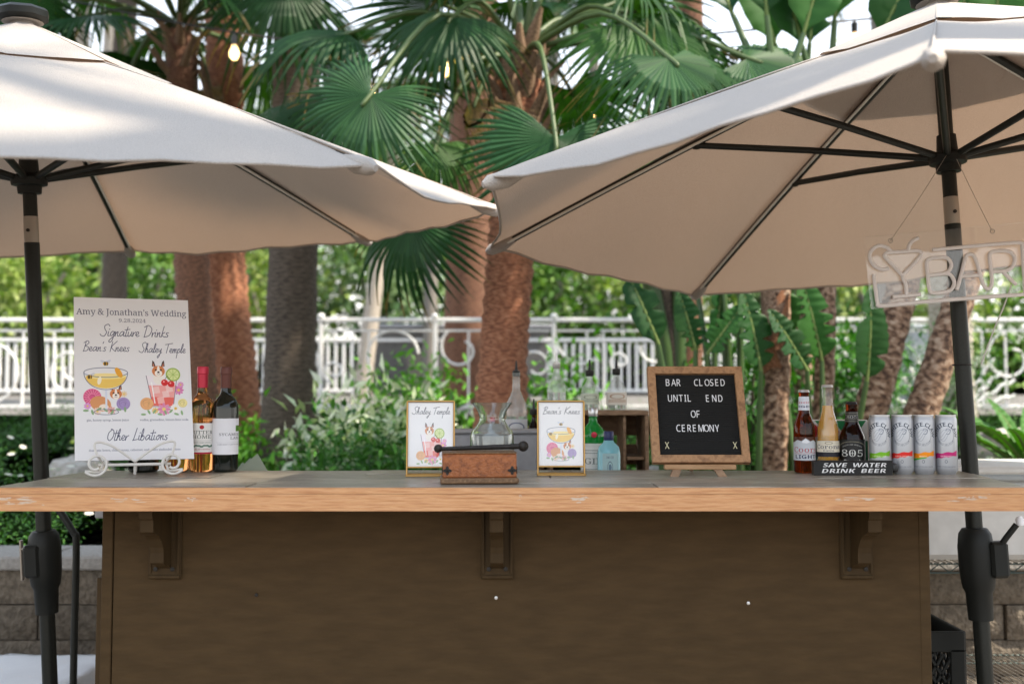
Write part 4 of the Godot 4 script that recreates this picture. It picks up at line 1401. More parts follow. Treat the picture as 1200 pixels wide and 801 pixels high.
func build_stem_plants() -> void:
	var g := Color(.016, .065, .014)
	var g2 := Color(.035, .12, .02)
	var teal := Color(.022, .08, .04)
	# base depths 4.6 to 5.6 m from the camera
	stem_plant("upright ringed stem with rusty dry sheaths right of the letter board", Vector3(1.26, .62, -2.6), Vector3(.03, 1, -.02), 2.0, .063, [
		[.5, Vector3(-.1, 1, .1), .8, .3, .25, g], [.45, Vector3(.3, 1, 0), .9, .3, .2, g2], [.6, Vector3(-.3, 1, -.2), .8, .28, .2, teal]], 201, 12)
	stem_plant("slimmer upright stem right of the rusty sheathed one", Vector3(1.54, .64, -2.8), Vector3(.04, 1, 0), 1.9, .052, [
		[.6, Vector3(.05, 1, .1), 1.0, .32, .2, g2], [.5, Vector3(-.25, 1, .1), .8, .28, .3, g], [.55, Vector3(.4, .9, .2), .8, .3, .35, g]], 202, 6)
	stem_plant("thick stem leaning right behind the beer bottles", Vector3(1.60, .62, -2.7), Vector3(.29, 1, -.02), 1.65, .085, [
		[.6, Vector3(.2, 1, .1), .9, .3, .2, g2], [.5, Vector3(.5, 1, 0), .9, .3, .3, g]], 203, 4)
	stem_plant("pale thick stem leaning right behind the neon sign", Vector3(1.77, .62, -2.6), Vector3(.36, 1, 0), 1.6, .08, [
		[.6, Vector3(.3, 1, .1), .9, .3, .2, g], [.5, Vector3(.0, 1, .2), .9, .3, .2, g2], [.6, Vector3(.7, .8, 0), .9, .3, .3, g]], 204, 3)
	stem_plant("slim stem half hidden between the upright ringed stems", Vector3(1.62, .66, -3.4), Vector3(.02, 1, 0), 2.1, .05, [[.5, Vector3(.1, 1, 0), .9, .3, .2, g], [.5, Vector3(-.3, 1, .1), .9, .3, .2, g2]], 205, 4)
	stem_plant("stem leaning right behind the umbrella pole", Vector3(2.2, .66, -3.5), Vector3(.3, 1, 0), 1.9, .07, [[.5, Vector3(.3, 1, 0), .9, .3, .2, g], [.5, Vector3(0, 1, .1), .9, .3, .2, g2]], 206, 3)
	# young plant without a trunk: stalks from the ground with dark paddle leaves
	var p := thing("young_paddle_plant", "dark green paddle leaves rising behind the letter board", "plant", Vector3(.88, .6, -2.55), 0, "broad leaved stems on the right")
	# [foot dx, tip dx, tip y, tip z, leaf length, width, axis, normal, tone]
	var st := [[-.05, -.17, .93, .0, .46, .17, Vector3(-.38, 1, 0), Vector3(.2, .2, 1), g], [.0, .0, .9, .05, .3, .14, Vector3(-.25, 1, .1), Vector3(0, .3, 1), g], [.05, .05, .88, .08, .3, .13, Vector3(.55, .8, .1), Vector3(-.2, .3, 1), g2], [.1, .1, .95, .0, .42, .13, Vector3(.2, 1, 0), Vector3(.5, .1, .9), g],
		[.16, .17, 1.5, -.1, .7, .2, Vector3(-.1, 1, 0), Vector3(.6, .1, .8), g], [.2, .12, 1.6, .0, .8, .24, Vector3(-.35, 1, .1), Vector3(.2, .1, 1), teal], [.22, .26, 1.7, -.1, .8, .24, Vector3(.3, 1, 0), Vector3(-.3, .1, 1), g2], [.14, .02, 1.45, -.2, .6, .2, Vector3(-.3, 1, 0), Vector3(.3, 0, 1), teal],
		[.62, .62, .85, .0, .42, .19, Vector3(-.2, 1, .1), Vector3(.1, .2, 1), g2], [.56, .52, .8, .1, .34, .15, Vector3(-.5, .9, .1), Vector3(.2, .3, 1), g], [.72, .80, .75, .1, .45, .18, Vector3(.1, 1, .1), Vector3(.3, .2, 1), g], [.5, .46, .95, -.2, .5, .2, Vector3(.1, 1, 0), Vector3(-.2, .2, 1), g2], [.3, .3, .8, .1, .4, .17, Vector3(-.15, 1, 0), Vector3(.2, .2, 1), g]]
	for s in st:
		var o := part("leaf", paddle_leaf(rng.randi(), s[4], s[5], .12, s[8]), M.leaf, p, Vector3(s[1], s[2], s[3]))
		o.basis = leaf_basis(s[6], s[7])
		var inv := o.transform.affine_inverse()
		var b := MB.new()
		var loc := []
		var rad := []
		var pts := curve([Vector3(s[0], 0, 0), Vector3(lerpf(s[0], s[1], .35), s[2] * .5, s[3] * .4), Vector3(s[1], s[2], s[3])], 5)
		for k in pts.size():
			loc.append(inv * pts[k]); rad.append(lerpf(.024, .01, float(k) / pts.size()))
		b.tube(loc, rad, 8)
		part("leaf_stalk", b.mesh(), M.stalk, o)
	# brown v shaped stalk bundle above the letter board
	p = thing("old_stalk_clump", "dark olive stalks in a v above the letter board", "plant", Vector3(.86, .62, -3.2), 0, "broad leaved stems on the right")
	for s in [[-.02, -.22, 1.75, .05], [.02, -.16, 1.8, .04], [.05, .08, 1.75, .045], [.0, -.04, 1.8, .035]]:
		var b := MB.new()
		b.tube(curve([Vector3(s[0], 0, 0), Vector3(s[0], .9, 0), Vector3(s[1], s[2], 0)], 6), s[3], 8)
		part("stalk", b.mesh(), M.trunk_dark if s[3] < .045 else M.stalk, p)
	# spiky plant at the right edge
	p = thing("spiky_plant", "light green plant with arching pointed leaves at the right edge", "plant", Vector3(2.72, .62, -3.0))
	for k in 22:
		var a := k * 2.4
		var o := part("leaf", paddle_leaf(500 + k, .62, .07, .35, Color(.08, .2, .04), 0), M.leaf, p, Vector3(cos(a) * .04, .25 + .02 * (k % 5), sin(a) * .04))
		o.basis = leaf_basis(Vector3(cos(a), lerpf(.5, 1.6, fposmod(k * .37, 1.0)), sin(a)), Vector3(-cos(a), 1.2, -sin(a)))
	var b := MB.new()
	b.tube([Vector3.ZERO, Vector3(0, .3, 0)], .05, 10)
	part("stem", b.mesh(), M.trunk_brown, p)


# ------------------------------------------------------------------ shrubs and ground cover
func leaf_cluster(sd: int, n: int, len: float, wid: float, tones: Array, spread := .5) -> ArrayMesh:
	var r := RandomNumberGenerator.new()
	r.seed = sd
	var b := MB.new()
	for k in n:
		var p := Vector3(r.randfn(), r.randfn(), r.randfn()) * spread * .5
		var y := Vector3(r.randfn(), r.randfn() + .3, r.randfn()).normalized()
		var z := Vector3(r.randfn() * .6, 1.0 + r.randf(), r.randfn() * .6)
		var bs := leaf_basis(y, z)
		var l := len * r.randf_range(.6, 1.25)
		var w := wid * r.randf_range(.7, 1.2)
		var t: Color = tones[r.randi() % tones.size()]
		b.tint = t * r.randf_range(.75, 1.25)
		var pts := [Vector3(0, 0, 0), Vector3(w * .5, l * .4, w * .18), Vector3(0, l, -l * .12), Vector3(-w * .5, l * .4, w * .18), Vector3(0, l * .45, 0)]
		for q in 5: pts[q] = p + bs * pts[q]
		var nn: Vector3 = (pts[1] - pts[3]).cross(pts[2] - pts[0]).normalized()
		if nn.dot(bs.z) < 0: nn = -nn
		var q0 := b.v.size()
		for q in 5: b.vert(pts[q], (nn + bs.x * (-.35 if q == 1 else .35 if q == 3 else 0.0)).normalized())
		for f in [[0, 1, 4], [1, 2, 4], [0, 4, 3], [4, 2, 3]]: b.face(q0 + f[0], q0 + f[1], q0 + f[2])
	return b.mesh(true)


func scatter(called: String, mesh: Mesh, m: Material, spots: Array, parent: Node3D) -> MultiMeshInstance3D:
	var mm := MultiMesh.new()
	mm.transform_format = MultiMesh.TRANSFORM_3D
	mm.mesh = mesh
	mm.instance_count = spots.size()
	for k in spots.size(): mm.set_instance_transform(k, spots[k])
	var o := MultiMeshInstance3D.new()
	o.multimesh = mm; o.material_override = m
	if parent:
		o.name = called; parent.add_child(o, true)
	else:
		o.name = numbered(called); add_child(o)
	return o


# the same leaf clump put down many times and joined to one mesh
func joined(called: String, mesh: ArrayMesh, m: Material, spots: Array, parent: Node3D) -> MeshInstance3D:
	var st := SurfaceTool.new()
	for t in spots: st.append_from(mesh, 0, t)
	return part(called, st.commit(), m, parent)


func crown_spots(sd: int, n: int, size: Vector3, clump: float, hollow := .35) -> Array:
	var r := RandomNumberGenerator.new()
	r.seed = sd
	var nz := FastNoiseLite.new()
	nz.seed = sd; nz.frequency = .9
	var out := []
	var tries := 0
	while out.size() < n and tries < n * 30:
		tries += 1
		var p := Vector3(r.randf_range(-1, 1), r.randf_range(-1, 1), r.randf_range(-1, 1))
		if p.length() > 1.0 or p.length() < hollow: continue
		if nz.get_noise_3dv(p * size * .9) < -.08: continue
		p *= 1.0 + .25 * nz.get_noise_3dv(p * 2.0 + Vector3(9, 9, 9))
		var bs := Basis.from_euler(Vector3(r.randf_range(-.6, .6), r.randf() * TAU, r.randf_range(-.6, .6))).scaled(Vector3.ONE * clump * r.randf_range(.7, 1.3))
		out.append(Transform3D(bs, p * size))
	return out


func shrub(called: String, label: String, at: Vector3, size: Vector3, mesh: Mesh, n: int, sd: int, group: String, clump := .5, stems := 5) -> void:
	var p := thing(called, label, "shrub", at, 0, group)
	var r := RandomNumberGenerator.new()
	r.seed = sd
	var b := MB.new()
	for k in stems:
		var e := Vector3(r.randf_range(-.6, .6) * size.x, size.y * r.randf_range(1.0, 1.6), r.randf_range(-.6, .6) * size.z)
		b.tube(curve([Vector3(e.x * .15, -.05, e.z * .15), e * .5 + Vector3(r.randf_range(-.05, .05), 0, 0), e], 4), [.022, .02, .018, .016, .014, .012, .009, .007, .005], 6)
	part("stem", b.mesh(), M.trunk_dark, p)
	var sp := crown_spots(sd, n, size, clump)
	for k in sp.size(): sp[k].origin.y = maxf(sp[k].origin.y + size.y, .06)
	joined("foliage", mesh, M.leaf, sp, p)


func build_shrubs() -> void:
	var green := leaf_cluster(1, 50, .15, .055, [Color(.03, .11, .02), Color(.05, .16, .03), Color(.08, .22, .035)])
	var white := leaf_cluster(2, 46, .21, .075, [Color(.02, .08, .015), Color(.6, .64, .5), Color(.68, .7, .6), Color(.1, .26, .05), Color(.5, .58, .38)])
	var lime := leaf_cluster(3, 50, .17, .075, [Color(.12, .32, .04), Color(.18, .4, .06), Color(.1, .25, .03)])
	var small := leaf_cluster(4, 70, .07, .03, [Color(.025, .09, .015), Color(.045, .14, .025), Color(.07, .18, .03)])
	shrub("variegated_shrub", "white and green variegated shrub right of the thick dark trunk", Vector3(-.98, .70, -3.7), Vector3(.34, .22, .35), white, 26, 401, "shrubs behind the bar", .42)
	shrub("variegated_shrub", "white and green variegated shrub left of the carafe", Vector3(-.5, .70, -3.85), Vector3(.3, .2, .35), white, 22, 402, "shrubs behind the bar", .42)
	shrub("variegated_shrub", "dark leafy shrub low behind the framed card on the left", Vector3(-.72, .62, -3.1), Vector3(.42, .22, .3), green, 36, 403, "shrubs behind the bar", .42)
	shrub("lime_shrub", "lime green leafy shrub in front of the railing scrolls", Vector3(-.85, .92, -5.4), Vector3(.42, .26, .4), lime, 26, 404, "shrubs behind the bar", .5)
	shrub("lime_shrub", "light green shrub beside the centre palm's trunk", Vector3(.25, .92, -5.2), Vector3(.3, .24, .3), lime, 14, 405, "shrubs behind the bar", .5)
	shrub("garden_shrub", "green shrub behind the leaning stems", Vector3(2.1, .9, -4.9), Vector3(.6, .42, .5), green, 44, 406, "shrubs behind the bar", .6)
	shrub("garden_shrub", "green shrub below the neon sign right of the umbrella pole", Vector3(3.4, .95, -5.8), Vector3(.6, .4, .4), small, 50, 407, "shrubs behind the bar", .6)
	shrub("garden_shrub", "small leafy shrub at the foot of the left trunks", Vector3(-1.75, .72, -3.9), Vector3(.26, .2, .3), lime, 16, 408, "shrubs behind the bar", .4)
	shrub("garden_shrub", "dark shrub between the rusty stem and the slim stem", Vector3(1.28, .62, -3.3), Vector3(.35, .5, .3), green, 34, 409, "shrubs behind the bar", .5)
	# ground cover on the slope
	var spots := []
	for k in 2600:
		var left := k % 2 == 0
		var x := rng.randf_range(-5.2, -.9) if left else rng.randf_range(.6, 5.2)
		var z := rng.randf_range(-6.4, -2.12)
		var s := rng.randf_range(.14, .3)
		if sin(x * 2.3 + z * 1.7) + sin(x * 5.1 - z * 3.3) < -.75: continue
		spots.append(Transform3D(Basis.from_euler(Vector3(0, rng.randf() * TAU, 0)).scaled(Vector3(s * 1.6, s, s * 1.6)), Vector3(x, ground_y(x, z) + s * .28, z)))
	structure(scatter("ground_cover", small, M.leaf, spots, null), "stuff").set_meta("label", "low green ground cover between the boulders")
	# small white flowers at the left edge of the slope
	var fl := MB.new()
	fl.tint = Color(.8, .78, .7)
	for k in 7:
		var a := TAU * k / 7
		var c := Vector3(cos(a), .35, sin(a))
		fl.tri(Vector3.ZERO, c * .02 + Vector3(-sin(a), 0, cos(a)) * .009, c * .02 - Vector3(-sin(a), 0, cos(a)) * .009)
	var fs := []
	for k in 120:
		var x := rng.randf_range(-4.0, -1.7) if k % 2 else rng.randf_range(2.2, 4.0)
		var z := rng.randf_range(-4.6, -2.3)
		fs.append(Transform3D(Basis.from_euler(Vector3(rng.randf_range(-.5, .8), rng.randf() * TAU, 0)), Vector3(x, ground_y(x, z) + rng.randf_range(.14, .24), z)))
	structure(scatter("ground_flowers", fl.mesh(true), M.leaf, fs, null), "stuff").set_meta("label", "small white flowers scattered through the ground cover")


func build_far_trees() -> void:
	var t1 := leaf_cluster(11, 90, .2, .09, [Color(.08, .17, .035), Color(.13, .25, .055), Color(.22, .34, .09)], .6)
	var t2 := leaf_cluster(12, 90, .18, .08, [Color(.18, .27, .06), Color(.28, .37, .1), Color(.4, .45, .18)], .6)
	var t3 := leaf_cluster(13, 90, .22, .08, [Color(.08, .15, .06), Color(.13, .21, .09), Color(.2, .29, .14)], .6)
	var ms := [t1, t2, t3]
	# [x, z, crown centre height over ground, crown half size, kind, label]
	var list := [
		[-8.6, -15.0, 1.6, Vector3(1.6, 1.5, 1.0), 1, "sunlit yellow green bush at the left edge beyond the railing"],
		[-6.6, -16.0, 1.7, Vector3(1.3, 1.6, 1.0), 0, "green bush beyond the railing left of the drinks poster"],
		[-4.6, -17.0, 1.8, Vector3(1.4, 1.6, 1.0), 1, "pale green bush beyond the railing behind the drinks poster"],
		[-2.6, -17.0, 1.7, Vector3(1.4, 1.5, 1.0), 2, "blue green bush beyond the railing right of the left trunks"],
		[-.7, -18.0, 1.7, Vector3(1.3, 1.5, 1.0), 0, "green bush beyond the railing between the umbrellas"],
		[1.3, -18.0, 1.7, Vector3(1.2, 1.5, 1.0), 0, "rounded dark bush beyond the railing right of the centre palm"],
		[3.1, -17.5, 1.8, Vector3(1.3, 1.5, 1.0), 1, "yellow green bush beyond the railing under the right umbrella"],
		[4.9, -16.0, 1.8, Vector3(1.3, 1.7, 1.0), 2, "dark bush beyond the railing behind the leaning stems"],
		[6.6, -15.0, 1.6, Vector3(1.4, 1.6, 1.0), 1, "light green bush beyond the railing behind the neon sign"],
		[8.4, -16.0, 1.8, Vector3(1.4, 1.8, 1.0), 0, "bush beyond the railing at the right edge"],
		[-12.0, -24.0, 4.5, Vector3(3.0, 3.4, 2.0), 0, "large tree far behind at the left edge"],
		[-7.4, -27.0, 5.0, Vector3(2.6, 3.4, 2.0), 2, "tall tree far behind the left umbrella"],
		[-3.4, -25.0, 4.0, Vector3(2.2, 2.6, 1.8), 1, "sunny tree far behind left of centre"],
		[.8, -29.0, 4.6, Vector3(2.2, 2.4, 1.8), 2, "hazy tree far behind right of the centre palm"],
		[4.6, -26.0, 4.2, Vector3(2.6, 3.2, 1.8), 0, "tree far behind the right umbrella"],
		[9.2, -25.0, 4.6, Vector3(2.8, 3.6, 2.0), 1, "large tree far behind at the right edge"],
		[-9.8, -20.0, 2.6, Vector3(1.8, 2.4, 1.5), 2, "mid sized tree behind the far left railing"],
		[6.6, -21.0, 3.0, Vector3(2.0, 2.6, 1.5), 2, "mid sized tree behind the neon sign"],
		[-14.5, -19.0, 2.8, Vector3(2.4, 2.6, 1.6), 0, "broad tree outside the photo beyond the left railing"],
		[-18.0, -25.0, 4.4, Vector3(3.2, 3.6, 2.0), 1, "large tree outside the photo far left"],
		[13.0, -19.0, 2.8, Vector3(2.4, 2.6, 1.6), 1, "broad tree outside the photo beyond the right railing"],
		[16.5, -25.0, 4.4, Vector3(3.2, 3.6, 2.0), 0, "large tree outside the photo far right"]]
	for k in list.size():
		var l = list[k]
		var y := ground_y(l[0], l[1])
		var low: bool = l[2] < 2.0
		var p := thing("leafy_bush" if low else "leafy_tree", l[5], "bush" if low else "tree", Vector3(l[0], y, l[1]), 0, "bushes beyond the path" if low else "far trees")
		var b := MB.new()
		for q in 4:
			var a := q * 1.7 + k
			b.tube(curve([Vector3(cos(a) * .05, 0, sin(a) * .05), Vector3(cos(a) * .2, l[2] * .5, sin(a) * .2), Vector3(cos(a) * l[3].x * .6, l[2] + l[3].y * .3, sin(a) * l[3].z * .5)], 3), [.1, .09, .08, .07, .06, .05, .03], 7)
		part("trunk", b.mesh(), M.trunk_grey, p)
		var sp := crown_spots(700 + k, 34 if low else 60, l[3], 1.0 if low else 1.7, .25)
		for q in sp.size(): sp[q].origin.y += l[2]
		joined("crown", ms[l[4]], M.leaf_far, sp, p)


func build_string_lights() -> void:
	var runs := [[Vector3(-4.6, 4.35, -4.4), Vector3(-1.0, 3.3, -3.4), Vector3(2.4, 3.55, -3.6), .28, "black string light cable sagging across the palms"],
		[Vector3(-6.5, 5.6, -7.0), Vector3(-1.9, 3.95, -5.6), Vector3(2.6, 3.5, -5.8), .3, "second string light cable farther back among the palms"]]
	var n := 0
	var says := ["glass bulb near the top left corner of the photo", "lit bulb hanging above the left umbrella's slope", "lit bulb beside the brown palm trunk", "bulb hanging left of the centre palm's fan leaf", "bulb beside the centre palm's crown", "bulb hanging in front of the right fan leaves", "far bulb at the top left", "far warm bulb by the brown trunk", "far warm bulb left of the drooping fan leaf", "far bulb before the massive trunk", "far bulb right of the centre crown", "far bulb above the right umbrella's edge"]
	for r in runs:
		var pts := curve([r[0], r[1], r[2]], 12)
		var b := MB.new()
		b.tube(pts, .006, 6)
		tag(part("light_cable", b.mesh(), M.wire), r[4], "cable")
		for k in 6:
			var p: Vector3 = pts[2 + k * 4]
			var o := thing("hanging_bulb", says[n % says.size()], "light bulb", p, 0, "bulbs on the string lights")
			n += 1
			b = MB.new()
			b.lathe([Vector2(0, -.075), Vector2(.018, -.075), Vector2(.02, -.02), Vector2(.008, -.012), Vector2(.005, .0)], 12)
			part("socket", b.mesh(), M.cap_black, o)
			b = MB.new()
			b.lathe([Vector2(0, -.165), Vector2(.018, -.16), Vector2(.03, -.14), Vector2(.031, -.12), Vector2(.022, -.095), Vector2(.014, -.075)], 14)
			part("bulb", b.mesh(), M.glass, o)
			b = MB.new()
			b.lathe([Vector2(0, -.14), Vector2(.007, -.138), Vector2(.008, -.11), Vector2(0, -.105)], 8)
			var fm := mat(Color(1, .8, .55), .5)
			fm.emission_enabled = true; fm.emission = Color(1, .72, .42); fm.emission_energy_multiplier = .8
			if not M.has("filament"): M.filament = fm
			part("filament", b.mesh(), M.filament, o)
			var li := OmniLight3D.new()
			li.name = "bulb_light"
			li.light_energy = .02; li.light_color = Color(1, .75, .45); li.shadow_enabled = true; li.light_size = .02; li.omni_range = 6.0; li.omni_attenuation = 2.0
			li.position = Vector3(0, -.122, 0)
			o.add_child(li, true)


# ------------------------------------------------------------------ printed art
func flower(pr: Print, p: Vector2, r: float, col: Color, petals := 9, core := Color(.95, .8, .35)) -> void:
	for k in petals:
		var a := TAU * k / petals
		pr.disc(p + Vector2(cos(a), sin(a)) * r * .6, r * .45, col.lightened(.12 * (k % 2)), r * .24, a)
	for k in petals:
		var a := TAU * k / petals
		pr.line([p + Vector2(cos(a), sin(a)) * r * .3, p + Vector2(cos(a), sin(a)) * r * .95], 1.0, Color(col.darkened(.35), .5))
	pr.disc(p, r * .28, core)

func rose_bloom(pr: Print, p: Vector2, r: float, col: Color) -> void:
	pr.disc(p, r, col)
	for k in 5: pr.ring(p + Vector2(sin(k * 2.0), cos(k * 2.0)) * r * .12, r * (.85 - .16 * k), r * (.8 - .15 * k), 1.2, Color(col.darkened(.3), .7), k * 1.1, k * 1.1 + 4.2)

func pup(pr: Print, p: Vector2, s: float) -> void:
	var fur := Color(.84, .52, .3)
	var ink := Color(.22, .15, .13)
	for e in [-1.0, 1.0]:
		pr.poly([p + Vector2(e * 4, -7) * s, p + Vector2(e * 11, -9) * s, p + Vector2(e * 10, -20) * s, p + Vector2(e * 7, -17) * s], ink)
		pr.poly([p + Vector2(e * 6, -8) * s, p + Vector2(e * 9.5, -9) * s, p + Vector2(e * 9, -16) * s], Color(.8, .5, .4))
	pr.disc(p, 11 * s, fur, 10 * s)
	pr.disc(p + Vector2(0, 4) * s, 6.5 * s, Color(.97, .94, .9), 6 * s)
	pr.disc(p + Vector2(0, -4) * s, 2.2 * s, Color(.97, .94, .9), 6 * s)
	pr.disc(p + Vector2(0, 2) * s, 2.0 * s, ink, 1.6 * s)
	for e in [-1.0, 1.0]: pr.disc(p + Vector2(e * 4.5, -2) * s, 1.5 * s, ink)
	pr.ring(p + Vector2(0, 4.5) * s, 2.6 * s, 2.0 * s, 1.0, ink, .2, 2.9)

func coupe_art(pr: Print, o: Vector2, s: float) -> void:
	var ink := Color(.45, .47, .55)
	rose_bloom(pr, o + Vector2(-34, 48) * s, 22 * s, Color(.87, .35, .55))
	for k in 18:
		var a := TAU * k / 18
		pr.line([o + (Vector2(-34, 48) + Vector2(cos(a), sin(a)) * 8) * s, o + (Vector2(-34, 48) + Vector2(cos(a), sin(a)) * 22) * s], 1.6 * s, Color(.95, .6, .7))
	pr.disc(o + Vector2(-14, 66) * s, 26 * s, Color(.86, .6, .4), 20 * s, .3)
	pr.disc(o + Vector2(-6, 76) * s, 12 * s, Color(.96, .9, .85), 9 * s)
	rose_bloom(pr, o + Vector2(42, 66) * s, 17 * s, Color(.66, .58, .78))
	flower(pr, o + Vector2(-46, 72) * s, 9 * s, Color(.88, .6, .85))
	flower(pr, o + Vector2(12, 84) * s, 11 * s, Color(.9, .68, .66), 8, Color(.75, .35, .3))
	flower(pr, o + Vector2(-22, 86) * s, 10 * s, Color(.95, .85, .8))
	flower(pr, o + Vector2(44, 40) * s, 8 * s, Color(.95, .85, .7))
	for k in 7: pr.disc(o + Vector2(-50 + 16 * k, 84 + 5 * sin(k * 2.0)) * s, 7 * s, Color(.55, .68, .5), 3 * s, k * 1.3)
	pr.line([o + Vector2(0, 28) * s, o + Vector2(0, 80) * s], 5 * s, Color(.86, .88, .93))
	pup(pr, o + Vector2(24, 40) * s, 1.35 * s)
	var bowl := []
	for k in 21:
		var a := PI * k / 20
		bowl.append(o + Vector2(cos(a) * 54, -18 + sin(a) * 46) * s)
	pr.poly(bowl, Color(.93, .93, .95))
	var juice := []
	for k in 21:
		var a := PI * k / 20
		juice.append(o + Vector2(cos(a) * 50, -8 + sin(a) * 33) * s)
	pr.poly(juice, Color(.95, .8, .4))
	pr.disc(o + Vector2(0, -8) * s, 50 * s, Color(.98, .9, .62), 8 * s)
	pr.ring(o + Vector2(0, -18) * s, 54 * s, 13 * s, 1.8 * s, ink)
	pr.ring(o + Vector2(0, -18) * s, 54 * s, 46 * s, 1.8 * s, ink, 0, PI)
	pr.disc(o + Vector2(32, -18) * s, 7 * s, Color(.93, .66, .2), 15 * s, -.5)
	pr.disc(o + Vector2(-16, 4) * s, 5 * s, Color(.99, .95, .85), 11 * s, .2)
	for q in [Vector2(0, -42), Vector2(-40, -6)]:
		pr.disc(o + q * s + Vector2(-6, -5) * s, 8 * s, Color(.8, .82, .88, .8), 3.2 * s, .5)
		pr.disc(o + q * s + Vector2(6, -6) * s, 8 * s, Color(.8, .82, .88, .8), 3.2 * s, -.5)
		pr.disc(o + q * s, 7 * s, Color(.9, .7, .2), 5 * s)
		for e in [-3, 0, 4]: pr.line([o + (q + Vector2(e, -4)) * s, o + (q + Vector2(e, 4)) * s], 2.2 * s, Color(.12, .1, .1))
	pr.ring(o + Vector2(0, 88) * s, 30 * s, 7 * s, 1.5 * s, ink)

func tumbler_art(pr: Print, o: Vector2, s: float) -> void:
	var ink := Color(.5, .45, .52)
	flower(pr, o + Vector2(44, 22) * s, 14 * s, Color(.87, .5, .72))
	flower(pr, o + Vector2(50, 6) * s, 9 * s, Color(.9, .6, .8))
	pr.poly([o + Vector2(-44, -20) * s, o + Vector2(40, -14) * s, o + Vector2(28, 72) * s, o + Vector2(-28, 70) * s], Color(.95, .92, .94))
	pr.poly([o + Vector2(-40, 8) * s, o + Vector2(36, 8) * s, o + Vector2(27, 70) * s, o + Vector2(-27, 68) * s], Color(.95, .66, .64))
	pr.poly([o + Vector2(-33, 42) * s, o + Vector2(31, 44) * s, o + Vector2(27, 70) * s, o + Vector2(-27, 68) * s], Color(.92, .42, .38))
	for q in [Vector2(-18, 22), Vector2(8, 34), Vector2(18, 18), Vector2(-6, 52)]:
		pr.poly([o + (q + Vector2(-10, -8)) * s, o + (q + Vector2(8, -11)) * s, o + (q + Vector2(11, 8)) * s, o + (q + Vector2(-7, 11)) * s], Color(.98, .85, .84, .7))
	pr.line([o + Vector2(-44, -20) * s, o + Vector2(-28, 70) * s, o + Vector2(28, 72) * s, o + Vector2(40, -14) * s], 1.8 * s, ink)
	pr.line([o + Vector2(-30, 0) * s, o + Vector2(-22, 60) * s], 3.0 * s, Color(1, 1, 1))
	pr.disc(o + Vector2(30, -24) * s, 20 * s, Color(.6, .72, .3))
	pr.disc(o + Vector2(30, -24) * s, 16.5 * s, Color(.86, .9, .62))
	for k in 8:
		var a := TAU * k / 8
		pr.line([o + Vector2(30, -24) * s, o + (Vector2(30, -24) + Vector2(cos(a), sin(a)) * 15) * s], 1.2 * s, Color(.62, .75, .35))
	pr.disc(o + Vector2(-10, -12) * s, 15 * s, Color(.96, .93, .9), 18 * s)
	pup(pr, o + Vector2(-10, -34) * s, 1.6 * s)
	for q in [Vector2(6, 0), Vector2(24, 4)]: pr.disc(o + q * s, 9.5 * s, Color(.84, .16, .17))
	for q in [Vector2(4, -3), Vector2(22, 1)]: pr.disc(o + q * s, 2.5 * s, Color(.98, .7, .7))
	pr.line([o + Vector2(6, -8) * s, o + Vector2(14, -20) * s, o + Vector2(24, -5) * s], 1.4 * s, Color(.3, .4, .2))
	rose_bloom(pr, o + Vector2(-44, 62) * s, 18 * s, Color(.93, .7, .48))
	flower(pr, o + Vector2(2, 78) * s, 18 * s, Color(.9, .56, .72), 8, Color(.95, .85, .5))
	flower(pr, o + Vector2(34, 76) * s, 14 * s, Color(.97, .96, .95), 12, Color(.9, .75, .3))
	rose_bloom(pr, o + Vector2(54, 60) * s, 13 * s, Color(.95, .9, .62))
	flower(pr, o + Vector2(-22, 82) * s, 9 * s, Color(.95, .8, .5))
	for k in 8: pr.disc(o + Vector2(-54 + 15 * k, 88 + 5 * cos(k * 2.0)) * s, 7 * s, Color(.56, .7, .5), 3 * s, k * 1.1)


